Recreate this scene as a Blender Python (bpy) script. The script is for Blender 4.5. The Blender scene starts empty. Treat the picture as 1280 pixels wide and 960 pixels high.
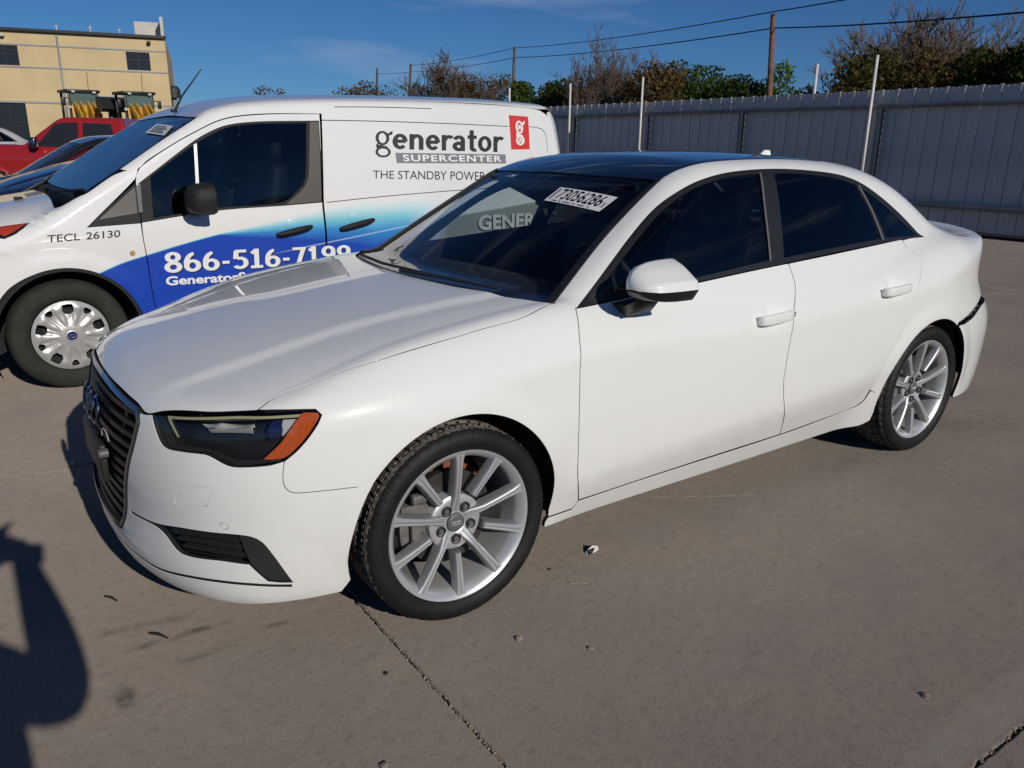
import bpy, bmesh, math, random
import numpy as np
from mathutils import Vector, Matrix
from mathutils.geometry import delaunay_2d_cdt

R = math.radians
rnd = random.Random(7)
SC = bpy.context.scene
COL = SC.collection

# ---------------------------------------------------------------- camera
CAMV = dict(f=989.47, x=-1.1393, y=-2.7632, z=1.4386, yaw=.9606, pitch=.2928, roll=.0138)
def cam_axes():
    ya, pi_, ro = CAMV['yaw'], CAMV['pitch'], CAMV['roll']
    fw = np.array([math.cos(ya)*math.cos(pi_), math.sin(ya)*math.cos(pi_), -math.sin(pi_)])
    r = np.array([math.sin(ya), -math.cos(ya), 0.]); u = np.cross(r, fw)
    return fw, r*math.cos(ro)+u*math.sin(ro), -r*math.sin(ro)+u*math.cos(ro)
CAM = np.array([CAMV['x'], CAMV['y'], CAMV['z']])
FW, RT, UP = cam_axes()
cd = bpy.data.cameras.new('camera'); cam = bpy.data.objects.new('camera', cd); COL.objects.link(cam)
cd.sensor_width = 36.; cd.lens = CAMV['f']/1280*36.; cd.clip_start = .05; cd.clip_end = 3000.
cam.matrix_world = Matrix(((RT[0], UP[0], -FW[0], CAM[0]), (RT[1], UP[1], -FW[1], CAM[1]), (RT[2], UP[2], -FW[2], CAM[2]), (0, 0, 0, 1)))
SC.camera = cam
def rays(px):
    """view directions of photograph pixels, used to survey the scene from the photograph"""
    px = np.atleast_2d(np.asarray(px, float))
    d = FW+((px[:, :1]-640)/CAMV['f'])*RT-((px[:, 1:2]-480)/CAMV['f'])*UP
    return d/np.linalg.norm(d, axis=1, keepdims=True)
def on_plane(px, axis, val):
    d = rays(px); t = (val-CAM[axis])/d[:, axis]
    return CAM+d*t[:, None]
def at_depth(px, depth):
    d = rays(px); return CAM+d*(depth/(d@FW))[:, None]

# ---------------------------------------------------------------- sky and sun
SUN_EL, SUN_AZ = 24.65, 180.
W = bpy.data.worlds.new('World'); SC.world = W; W.use_nodes = True
nt = W.node_tree; nt.nodes.clear()
out = nt.nodes.new('ShaderNodeOutputWorld'); bg = nt.nodes.new('ShaderNodeBackground')
sky = nt.nodes.new('ShaderNodeTexSky'); sky.sky_type = 'NISHITA'; sky.sun_disc = False
sky.sun_elevation = R(SUN_EL); sky.sun_rotation = R(SUN_AZ); sky.altitude = 1500.
sky.air_density = 1.0; sky.dust_density = .05; sky.ozone_density = 6.0
bg.inputs[1].default_value = .059
hue = nt.nodes.new('ShaderNodeMix'); hue.data_type = 'RGBA'; hue.blend_type = 'MULTIPLY'; hue.inputs[0].default_value = 1.
hue.inputs[7].default_value = (.42, .64, .86, 1.); nt.links.new(sky.outputs[0], hue.inputs[6])
# a few thin wisps of high cloud
tcw = nt.nodes.new('ShaderNodeTexCoord'); mpw = nt.nodes.new('ShaderNodeMapping'); mpw.inputs['Scale'].default_value = (2.2, 2.2, 13.); nt.links.new(tcw.outputs['Generated'], mpw.inputs[0])
nzw = nt.nodes.new('ShaderNodeTexNoise'); nzw.inputs['Scale'].default_value = 1.6; nzw.inputs['Detail'].default_value = 7.; nt.links.new(mpw.outputs[0], nzw.inputs['Vector'])
mrw = nt.nodes.new('ShaderNodeMapRange'); mrw.inputs[1].default_value = .56; mrw.inputs[2].default_value = .80; mrw.inputs[4].default_value = .42; nt.links.new(nzw.outputs[0], mrw.inputs[0])
cl = nt.nodes.new('ShaderNodeMix'); cl.data_type = 'RGBA'; cl.inputs[7].default_value = (7., 8., 9.2, 1.); nt.links.new(mrw.outputs[0], cl.inputs[0]); nt.links.new(hue.outputs[2], cl.inputs[6])
nt.links.new(cl.outputs[2], bg.inputs[0]); nt.links.new(bg.outputs[0], out.inputs[0])
sl = bpy.data.lights.new('sun', 'SUN'); sun = bpy.data.objects.new('sun', sl); COL.objects.link(sun)
sl.energy = 3.15; sl.angle = R(.53); sl.color = (1., .93, .83)
sun.rotation_euler = (R(90-SUN_EL), 0, 0)          # shines towards +Y and down
sun.location = (0, -20, 12)
SC.view_settings.view_transform = 'Standard'; SC.view_settings.look = 'None'
SC.view_settings.exposure = 0.; SC.view_settings.gamma = 1.
SC.cycles.max_bounces = 8; SC.cycles.transparent_max_bounces = 16
SC.cycles.caustics_reflective = False; SC.cycles.caustics_refractive = False
# ---------------------------------------------------------------- car body as a smooth implicit shape
class Spl:
    """natural cubic spline, straight beyond its ends"""
    def __init__(s, *kv):
        s.x = np.array(kv[0::2], float); s.y = np.array(kv[1::2], float)
        n = len(s.x); h = np.diff(s.x); A = np.eye(n); r = np.zeros(n)
        for i in range(1, n-1):
            A[i, i-1:i+2] = h[i-1], 2*(h[i-1]+h[i]), h[i]
            r[i] = 6*((s.y[i+1]-s.y[i])/h[i]-(s.y[i]-s.y[i-1])/h[i-1])
        s.m = np.linalg.solve(A, r)
        w = 1.2*(s.x[-1]-s.x[0])
        s.tx = np.linspace(s.x[0]-w, s.x[-1]+w, 30000); s.ty = s.exact(s.tx)
    def __call__(s, t): return np.interp(t, s.tx, s.ty)
    def exact(s, t):
        t = np.asarray(t, float); x, y, m = s.x, s.y, s.m
        tc = np.clip(t, x[0], x[-1])
        i = np.clip(np.searchsorted(x, tc)-1, 0, len(x)-2)
        h = x[i+1]-x[i]; a = (x[i+1]-tc)/h; b = 1-a
        v = a*y[i]+b*y[i+1]+((a**3-a)*m[i]+(b**3-b)*m[i+1])*h*h/6
        h0 = x[1]-x[0]; s0 = (y[1]-y[0])/h0-h0*(2*m[0]+m[1])/6
        h1 = x[-1]-x[-2]; s1 = (y[-1]-y[-2])/h1+h1*(m[-2]+2*m[-1])/6
        return v+np.where(t < x[0], (t-x[0])*s0, 0)+np.where(t > x[-1], (t-x[-1])*s1, 0)

def smax(a, b, k):
    h = np.maximum(k-np.abs(a-b), 0)/k
    return np.maximum(a, b)+h*h*k*.25
def smin(a, b, k): return -smax(-a, -b, k)
def sstep(a, b, t):
    t = np.clip((t-a)/(b-a), 0, 1); return t*t*(3-2*t)

WB = 2.637
s_plan = Spl(-1.0, .845, -.45, .872, -.1, .889, .5, .886, 1.3, .889, 2.0, .890, 2.637, .894, 3.0, .878, 3.3, .835, 3.6, .76)
s_low = Spl(-.75, -.075, -.62, -.055, -.54, -.044, -.47, -.033, -.42, -.022, -.37, -.013, -.28, -.006, -.16, -.005, -.07, -.006, -.03, -.005, 0, 0)
s_up = Spl(0, 0, .02, -.012, .06, -.026, .11, -.046, .16, -.075, .3, -.18)
s_nose = Spl(0, -.008, .2, .0, .45, .048, .6, .112, .7, .185, .8, .315, .87, .50, .92, .75)
s_face = Spl(.10, -.78, .2, -.852, .28, -.866, .36, -.858, .5, -.857, .62, -.846, .70, -.826, .75, -.80, .80, -.74, .9, -.6)
s_hood = Spl(-.95, .655, -.85, .715, -.8, .745, -.7, .785, -.5, .838, -.2, .905, .1, .953, .35, .980, .6, .993, 1.2, .985, 2.0, 1.01, 2.6, 1.05, 2.9, 1.068, 3.2, 1.058, 3.38, 1.058, 3.5, 1.068, 3.6, 1.075)
s_drop = Spl(0, 0, .2, .004, .4, .016, .55, .030, .65, .045, .75, .075, .82, .115, .9, .19)
s_tail = Spl(.1, 3.40, .2, 3.50, .35, 3.575, .5, 3.59, .64, 3.575, .75, 3.515, .9, 3.49, 1.0, 3.495, 1.1, 3.52)
s_tplan = Spl(0, 0, .3, .012, .55, .06, .7, .14, .78, .23, .84, .36, .90, .60)
s_ws = Spl(.80, .05, .94, .298, 1.1, .570, 1.25, .835, 1.33, .985, 1.38, 1.10, 1.45, 1.27)
s_roof = Spl(.9, 1.358, 1.2, 1.405, 1.5, 1.425, 1.8, 1.428, 2.1, 1.414, 2.4, 1.378, 2.7, 1.325, 3.0, 1.26)
s_back = Spl(.9, 3.32, 1.05, 3.08, 1.1, 2.995, 1.2, 2.82, 1.3, 2.62, 1.37, 2.46, 1.45, 2.25)
s_g = Spl(.3, .765, .8, .80, 1.3, .818, 1.9, .812, 2.4, .785, 2.8, .735, 3.1, .68, 3.4, .60)
s_tum = Spl(-.1, .022, 0, 0, .1, -.036, .2, -.080, .3, -.130, .4, -.190, .5, -.26)

def side_half(x, z):
    zt = .80+.035*x
    u = z-zt
    q = np.where(u < 0, s_low(u)*(1-.7*sstep(2.75, 3.05, x)), s_up(u))
    zc = .352+.058*(x-.5)-z                    # pressed line low on the doors
    qd = s_low(np.maximum(u, -.30))-.38*.5*(zc+np.sqrt(zc*zc+.00012))
    wd = sstep(.32, .52, x)*(1-sstep(2.05, 2.3, x))
    q = np.where(u < -.2, q*(1-wd)+qd*wd, q)
    # the crease is eased over a few millimetres
    q = q-.0038*np.exp(-(u/.009)**2)
    y = s_plan(x)+q
    for xc in (0, WB):
        r = np.hypot(x-xc, z-.33)
        y = y+.011*(1-sstep(.355, .445, r))*sstep(.2, .4, z)
    return y

def F(P):
    x = P[:, 0]; y = np.abs(P[:, 1]); z = P[:, 2]
    side = y-side_half(x, z)
    ys = np.sqrt(y*y+1e-6)
    front = (s_face(z)+s_nose(ys)-x)*.75
    rear = (x-(s_tail(z)-s_tplan(ys)*(.82+.48*sstep(.5, .9, z))))*.8
    yc = .455+.13*(x+.55)          # the pressed line along the bonnet
    ridge = -.009*sstep(-.035, .035, y-yc)*sstep(-.80, -.60, x)*(1-sstep(.4, .7, x))*(1-sstep(.70,.78,y))
    top = (z-ridge-(s_hood(x)-s_drop(ys)*(1-.55*sstep(-.65, -.1, x)*(1-sstep(.72,.9,ys)))*(1+.45*sstep(2.9, 3.2, x))))*.95
    low = smax(side, front, .10)
    low = smax(low, rear, .10)
    low = smax(low, top, .05-.03*sstep(2.95, 3.25, x))
    low = smax(low, .17-z, .03)
    ws = (s_ws(z)+.32*y*y-x)*.49
    gs = (y-(s_g(x)+s_tum(np.maximum(z-.95, -.12))))*.9
    rf = z-(s_roof(x)-.09*y*y)
    bk = (x-(s_back(z)-.22*y*y))*.5
    cab = smax(smax(ws, rf, .05), bk, .06)
    cab = smax(smax(cab, gs, .07), .6-z, .02)
    k = .012+.055*sstep(2.35, 2.9, x)
    return smin(low, cab, k)

def grad(P, h=6e-4):
    g = np.stack([F(P+np.eye(3)[i]*h)-F(P-np.eye(3)[i]*h) for i in range(3)], 1)
    return g/np.maximum(np.linalg.norm(g, axis=1, keepdims=True), 1e-9)

def shoot(O, D, tmax=12., n=260, t0=0.):
    """first hit of rays with the body; nan where they miss"""
    O = np.broadcast_to(O, D.shape)
    N = len(D); ta = np.full(N, np.nan); tb = np.full(N, np.nan)
    prev = F(O+D*t0); tp = np.full(N, t0)
    for t in np.linspace(t0, tmax, n)[1:]:
        v = F(O+D*t)
        hit = np.isnan(ta) & (v <= 0) & (prev > 0)
        ta[hit] = tp[hit]; tb[hit] = t
        prev = v; tp[:] = t
    ok = ~np.isnan(ta)
    a = ta[ok]; b = tb[ok]; o = O[ok]; d = D[ok]
    for _ in range(26):
        m = .5*(a+b); v = F(o+d*m[:, None]); neg = v <= 0
        b = np.where(neg, m, b); a = np.where(neg, a, m)
    out = np.full((N, 3), np.nan); out[ok] = o+d*(.5*(a+b))[:, None]
    return out
# ---------------------------------------------------------------- objects, names, labels
def link(o, parent=None):
    COL.objects.link(o)
    if parent is not None: o.parent = parent
    return o
def tag(o, label=None, cat=None, group=None, kind=None):
    if label: o['label'] = label
    if cat: o['category'] = cat
    if group: o['group'] = group
    if kind: o['kind'] = kind
    return o
def thing(name, label, cat, loc=(0, 0, 0), rz=0., group=None):
    o = bpy.data.objects.new(name, None); o.empty_display_size = .2
    o.location = loc; o.rotation_euler = (0, 0, rz); link(o)
    return tag(o, label, cat, group)
def copy_tree(o, parent=None):
    c = o.copy(); COL.objects.link(c); c.parent = parent
    for ch in [k for k in o.children]: copy_tree(ch, c)
    return c
def setnormals(me, nn):
    me.normals_split_custom_set_from_vertices([tuple(v) for v in nn])
def mesh_obj(name, V, Fc, mats, parent=None, normals=None, mi=None, smooth=True):
    me = bpy.data.meshes.new(name)
    me.from_pydata([tuple(map(float, v)) for v in V], [], [tuple(map(int, f)) for f in Fc])
    for m in (mats if isinstance(mats, (list, tuple)) else [mats]): me.materials.append(m)
    if mi is not None: me.polygons.foreach_set('material_index', np.asarray(mi, np.int32))
    me.polygons.foreach_set('use_smooth', np.full(len(me.polygons), bool(smooth)))
    me.update()
    if normals is not None: setnormals(me, normals)
    o = bpy.data.objects.new(name, me)
    return link(o, parent)
class MB:
    """collects shapes into one mesh"""
    def __init__(s): s.bm = bmesh.new()
    def box(s, c, d, rz=0., bev=0., m=None, seg=2, rx=0., ry=0.):
        g = bmesh.ops.create_cube(s.bm, size=1.)['verts']
        M = Matrix.Translation(Vector(c)) @ Matrix.Rotation(rz, 4, 'Z') @ Matrix.Rotation(ry, 4, 'Y') @ Matrix.Rotation(rx, 4, 'X') @ Matrix.Diagonal((*d, 1.))
        if m is not None: M = m @ M
        bmesh.ops.transform(s.bm, matrix=M, verts=g)
        if bev > 0:
            es = list({e for v in g for e in v.link_edges})
            bmesh.ops.bevel(s.bm, geom=es, offset=bev, segments=seg, affect='EDGES', profile=.5)
        return s
    def tube(s, pts, r, n=10, cap=True):
        pts = [Vector(p) for p in pts]; rr = r if isinstance(r, (list, tuple)) else [r]*len(pts)
        rings = []; ref = None
        for i, p in enumerate(pts):
            t = (pts[min(i+1, len(pts)-1)]-pts[max(i-1, 0)]).normalized()
            if ref is None: ref = t.orthogonal().normalized()
            ref = (ref-t*ref.dot(t)).normalized(); b = t.cross(ref)
            rings.append([s.bm.verts.new(p+(ref*math.cos(a)+b*math.sin(a))*rr[i]) for a in [2*math.pi*k/n for k in range(n)]])
        for a, b in zip(rings, rings[1:]):
            for k in range(n): s.bm.faces.new((a[k], a[(k+1) % n], b[(k+1) % n], b[k]))
        if cap:
            s.bm.faces.new(rings[0][::-1]); s.bm.faces.new(rings[-1])
        return s
    def lathe(s, prof, n=48, axis='Y', c=(0, 0, 0), closed=False, ang=2*math.pi, a0=0.):
        """prof: (radius, along axis)"""
        full = abs(ang-2*math.pi) < 1e-6; m = n if full else n+1
        rings = []
        for r, h in prof:
            ring = []
            for k in range(m):
                a = a0+ang*k/n; u, v = r*math.cos(a), r*math.sin(a)
                p = {'Y': (u, h, v), 'Z': (u, v, h), 'X': (h, u, v)}[axis]
                ring.append(s.bm.verts.new((p[0]+c[0], p[1]+c[1], p[2]+c[2])))
            rings.append(ring)
        prs = list(zip(rings, rings[1:]))
        if closed: prs.append((rings[-1], rings[0]))
        for a, b in prs:
            for k in range(n if full else n): 
                k2 = (k+1) % m
                if not full and k == n: continue
                try: s.bm.faces.new((a[k], a[k2], b[k2], b[k]))
                except ValueError: pass
        return s
    def loft(s, secs, cap=True, closed=True):
        """rows of points with equal counts"""
        rows = [[s.bm.verts.new(p) for p in r] for r in secs]; n = len(rows[0])
        for a, b in zip(rows, rows[1:]):
            for k in range(n if closed else n-1): s.bm.faces.new((a[k], a[(k+1) % n], b[(k+1) % n], b[k]))
        if cap and closed:
            s.bm.faces.new(rows[0][::-1]); s.bm.faces.new(rows[-1])
        return s
    def prism(s, poly, d, M=None, bev=0.):
        """poly in XZ, thickness along Y from 0 to d"""
        a = [s.bm.verts.new((p[0], 0, p[1])) for p in poly]; b = [s.bm.verts.new((p[0], d, p[1])) for p in poly]
        n = len(a); fs = [s.bm.faces.new(a), s.bm.faces.new(b[::-1])]
        for k in range(n): fs.append(s.bm.faces.new((a[k], b[k], b[(k+1) % n], a[(k+1) % n])))
        if bev > 0:
            es = list({e for f in fs for e in f.edges})
            bmesh.ops.bevel(s.bm, geom=es, offset=bev, segments=2, affect='EDGES', profile=.5)
            a = [v for v in s.bm.verts if v.is_valid]
        if M is not None: bmesh.ops.transform(s.bm, matrix=M, verts=a+b if bev == 0 else list(s.bm.verts))
        return s
    def face(s, pts): s.bm.faces.new([s.bm.verts.new(p) for p in pts]); return s
    def build(s, name, mat, parent=None, smooth=True, angle=35., subsurf=0):
        bmesh.ops.recalc_face_normals(s.bm, faces=s.bm.faces[:])
        me = bpy.data.meshes.new(name)
        if subsurf == 0 and smooth:
            for e in s.bm.edges:
                if len(e.link_faces) == 2 and e.calc_face_angle(0) > R(angle): e.smooth = False
        s.bm.to_mesh(me); s.bm.free()
        for m in (mat if isinstance(mat, (list, tuple)) else [mat]): me.materials.append(m)
        me.polygons.foreach_set('use_smooth', np.full(len(me.polygons), bool(smooth))); me.update()
        o = link(bpy.data.objects.new(name, me), parent)
        if subsurf:
            md = o.modifiers.new('smooth', 'SUBSURF'); md.levels = subsurf; md.render_levels = subsurf
        return o

# ---------------------------------------------------------------- materials
MATS = {}
def mat(name, col=(.5, .5, .5), rough=.5, metal=0., coat=0., spec=.5, emit=None, bump=None, vary=None, alpha=None):
    """bump=(scale,strength[,detail]); vary=(scale,amount)"""
    m = bpy.data.materials.new(name); m.use_nodes = True; MATS[name] = m
    n = m.node_tree.nodes; l = m.node_tree.links; b = n['Principled BSDF']
    b.inputs['Base Color'].default_value = (*col, 1); b.inputs['Roughness'].default_value = rough
    b.inputs['Metallic'].default_value = metal; b.inputs['Coat Weight'].default_value = coat
    b.inputs['Coat Roughness'].default_value = .03; b.inputs['Specular IOR Level'].default_value = spec
    if emit: b.inputs['Emission Color'].default_value = (*emit[:3], 1); b.inputs['Emission Strength'].default_value = emit[3]
    tc = n.new('ShaderNodeTexCoord')
    if vary:
        t = n.new('ShaderNodeTexNoise'); t.inputs['Scale'].default_value = vary[0]; t.inputs['Detail'].default_value = 6.
        l.new(tc.outputs['Object'], t.inputs['Vector'])
        mp = n.new('ShaderNodeMapRange'); mp.inputs[1].default_value = .3; mp.inputs[2].default_value = .7
        mp.inputs[3].default_value = 1-vary[1]; mp.inputs[4].default_value = 1+vary[1]
        l.new(t.outputs[0], mp.inputs[0])
        hs = n.new('ShaderNodeHueSaturation'); hs.inputs['Color'].default_value = (*col, 1)
        l.new(mp.outputs[0], hs.inputs['Value']); l.new(hs.outputs[0], b.inputs['Base Color'])
    if bump:
        t = n.new('ShaderNodeTexNoise'); t.inputs['Scale'].default_value = bump[0]; t.inputs['Detail'].default_value = bump[2] if len(bump) > 2 else 4.
        l.new(tc.outputs['Object'], t.inputs['Vector'])
        bp = n.new('ShaderNodeBump'); bp.inputs['Strength'].default_value = bump[1]; bp.inputs['Distance'].default_value = .01
        l.new(t.outputs[0], bp.inputs['Height']); l.new(bp.outputs[0], b.inputs['Normal'])
    return m
def glass(name, tint, rough=0., ior=1.5):
    m = bpy.data.materials.new(name); m.use_nodes = True
    n = m.node_tree.nodes; l = m.node_tree.links; n.remove(n['Principled BSDF'])
    tr = n.new('ShaderNodeBsdfTransparent'); tr.inputs[0].default_value = (*tint, 1)
    gl = n.new('ShaderNodeBsdfGlossy'); gl.inputs['Roughness'].default_value = rough
    lw = n.new('ShaderNodeLayerWeight'); lw.inputs[0].default_value = .5
    pw = n.new('ShaderNodeMath'); pw.operation = 'POWER'; pw.inputs[1].default_value = 4.6; l.new(lw.outputs['Facing'], pw.inputs[0])
    f0 = ((ior-1)/(ior+1))**2*1.6
    ml = n.new('ShaderNodeMath'); ml.operation = 'MULTIPLY_ADD'; ml.inputs[1].default_value = 1-f0; ml.inputs[2].default_value = f0; l.new(pw.outputs[0], ml.inputs[0])
    mx = n.new('ShaderNodeMixShader'); l.new(ml.outputs[0], mx.inputs[0]); l.new(tr.outputs[0], mx.inputs[1]); l.new(gl.outputs[0], mx.inputs[2])
    l.new(mx.outputs[0], n['Material Output'].inputs[0])
    return m

# ---------------------------------------------------------------- outlines and surface panels
def smooth_poly(pts, corner=38., step=.02, closed=True):
    """rounds a traced outline between its corners"""
    P = np.asarray(pts, float); n = len(P); out = []
    if closed: pv, nx = np.roll(P, 1, 0), np.roll(P, -1, 0)
    else: pv, nx = np.vstack([2*P[0]-P[1], P[:-1]]), np.vstack([P[1:], 2*P[-1]-P[-2]])
    d0 = P-pv; d1 = nx-P
    an = np.degrees(np.abs(np.arctan2(d0[:, 0]*d1[:, 1]-d0[:, 1]*d1[:, 0], (d0*d1).sum(1))))
    T = (nx-pv)*.5
    for i in range(n if closed else n-1):
        j = (i+1) % n; a, b = P[i], P[j]; L = np.linalg.norm(b-a)
        if L < 1e-9: continue
        t0 = b-a if an[i] > corner else T[i]*min(1, 2*L/(np.linalg.norm(T[i])*2+1e-9))
        t1 = b-a if an[j] > corner else T[j]*min(1, 2*L/(np.linalg.norm(T[j])*2+1e-9))
        k = max(1, int(math.ceil(L/step)))
        for q in range(k):
            s = q/k; h = np.array([2*s**3-3*s*s+1, s**3-2*s*s+s, -2*s**3+3*s*s, s**3-s*s])
            out.append(h[0]*a+h[1]*t0+h[2]*b+h[3]*t1)
    if not closed: out.append(P[-1])
    return np.array(out)
def area2(P): x, y = P[:, 0], P[:, 1]; return .5*np.sum(x*np.roll(y, -1)-y*np.roll(x, -1))
def inset(P, d):
    """moves a counter-clockwise outline inwards by d"""
    e = np.roll(P, -1, 0)-P; e /= np.maximum(np.linalg.norm(e, axis=1, keepdims=True), 1e-12)
    n = np.stack([-e[:, 1], e[:, 0]], 1); m = n+np.roll(n, 1, 0)
    m /= np.maximum((m*m).sum(1, keepdims=True), .35)/2
    return P+m*d
def inside(P, Q):
    x, y = Q[:, 0], Q[:, 1]; r = np.zeros(len(Q), bool); a = P; b = np.roll(P, -1, 0)
    for (x0, y0), (x1, y1) in zip(a, b):
        if y0 == y1: continue
        c = (y0 > y) != (y1 > y)
        r ^= c & (x < (x1-x0)*(y-y0)/(y1-y0)+x0)
    return r
def segdist(P, Q):
    a = P; b = np.roll(P, -1, 0); best = np.full(len(Q), 9.)
    for p, q in zip(a, b):
        e = q-p; L = e@e
        if L < 1e-14: continue
        t = np.clip(((Q-p)@e)/L, 0, 1); d = Q-p-t[:, None]*e
        best = np.minimum(best, (d*d).sum(1))
    return np.sqrt(best)

class Dom:
    """a way of looking at a body: parallel along d, or round an upright axis"""
    def __init__(s, d=None, a=None, b=None, axis=None, rad=1., sgn=-1, tilt=0., dist=4.):
        s.axis = axis; s.rad = rad; s.sgn = sgn; s.dist = dist
        if axis is None:
            s.d = np.array(d, float)/np.linalg.norm(d); s.a = np.array(a, float); s.b = np.array(b, float)
    def to2(s, P):
        P = np.atleast_2d(P)
        if s.axis is None: return np.stack([P@s.a, P@s.b], 1)
        return np.stack([np.arctan2(P[:, 1], s.sgn*(P[:, 0]-s.axis))*s.rad, P[:, 2]], 1)
    def ray(s, U):
        if s.axis is None: return U[:, :1]*s.a+U[:, 1:2]*s.b-s.d*s.dist, np.broadcast_to(s.d, (len(U), 3))
        t = U[:, 0]/s.rad; D = np.stack([-s.sgn*np.cos(t), -np.sin(t), 0*t], 1)
        O = np.stack([s.axis+0*t, 0*t, U[:, 1]], 1)-D*s.dist
        return O, D
q2 = math.sqrt(.5)
SIDE = Dom((0, 1, 0), (1, 0, 0), (0, 0, 1))
TOP = Dom((0, 0, -1), (1, 0, 0), (0, 1, 0))
OBL = Dom((0, q2, -q2), (1, 0, 0), (0, q2, q2))
FRONT = Dom(axis=.45, rad=1.15, sgn=-1)
REAR = Dom(axis=2.45, rad=1.0, sgn=1)
WSD = Dom((1, 0, -1), (0, 1, 0), (q2, 0, q2))
BKD = Dom((-1, 0, -1), (0, 1, 0), (-q2, 0, q2))

def lift(dom, U, f=None):
    f = f or F
    O, D = dom.ray(U); N = len(U)
    t = np.full(N, .2)
    for _ in range(110):
        v = f(O+D*t[:, None]); t = t+np.clip(v, -.05, 1.)*.5
        if np.all(np.abs(v) < 1e-4): break
    lo = t-.012; hi = t+.012
    for _ in range(15):
        m = .5*(lo+hi); neg = f(O+D*m[:, None]) <= 0
        hi = np.where(neg, m, hi); lo = np.where(neg, lo, m)
    return O+D*(.5*(lo+hi))[:, None]
def gradf(f, P, h=1.2e-3):
    E = np.eye(3)*h
    g = np.stack([f(P+E[i])-f(P-E[i]) for i in range(3)], 1)
    return g/np.maximum(np.linalg.norm(g, axis=1, keepdims=True), 1e-9)
def hitpx(px, f=None, t0=.8, t1=9.):
    """points where the photograph's pixels meet a body"""
    f = f or F; D = rays(px); N = len(D); t = np.full(N, t0)
    for _ in range(90):
        t = t+np.clip(f(CAM+D*t[:, None]), -.02, .5)*.6
    return CAM+D*t[:, None]
def trace(px, dom, f=None): return dom.to2(hitpx(px, f))

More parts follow.
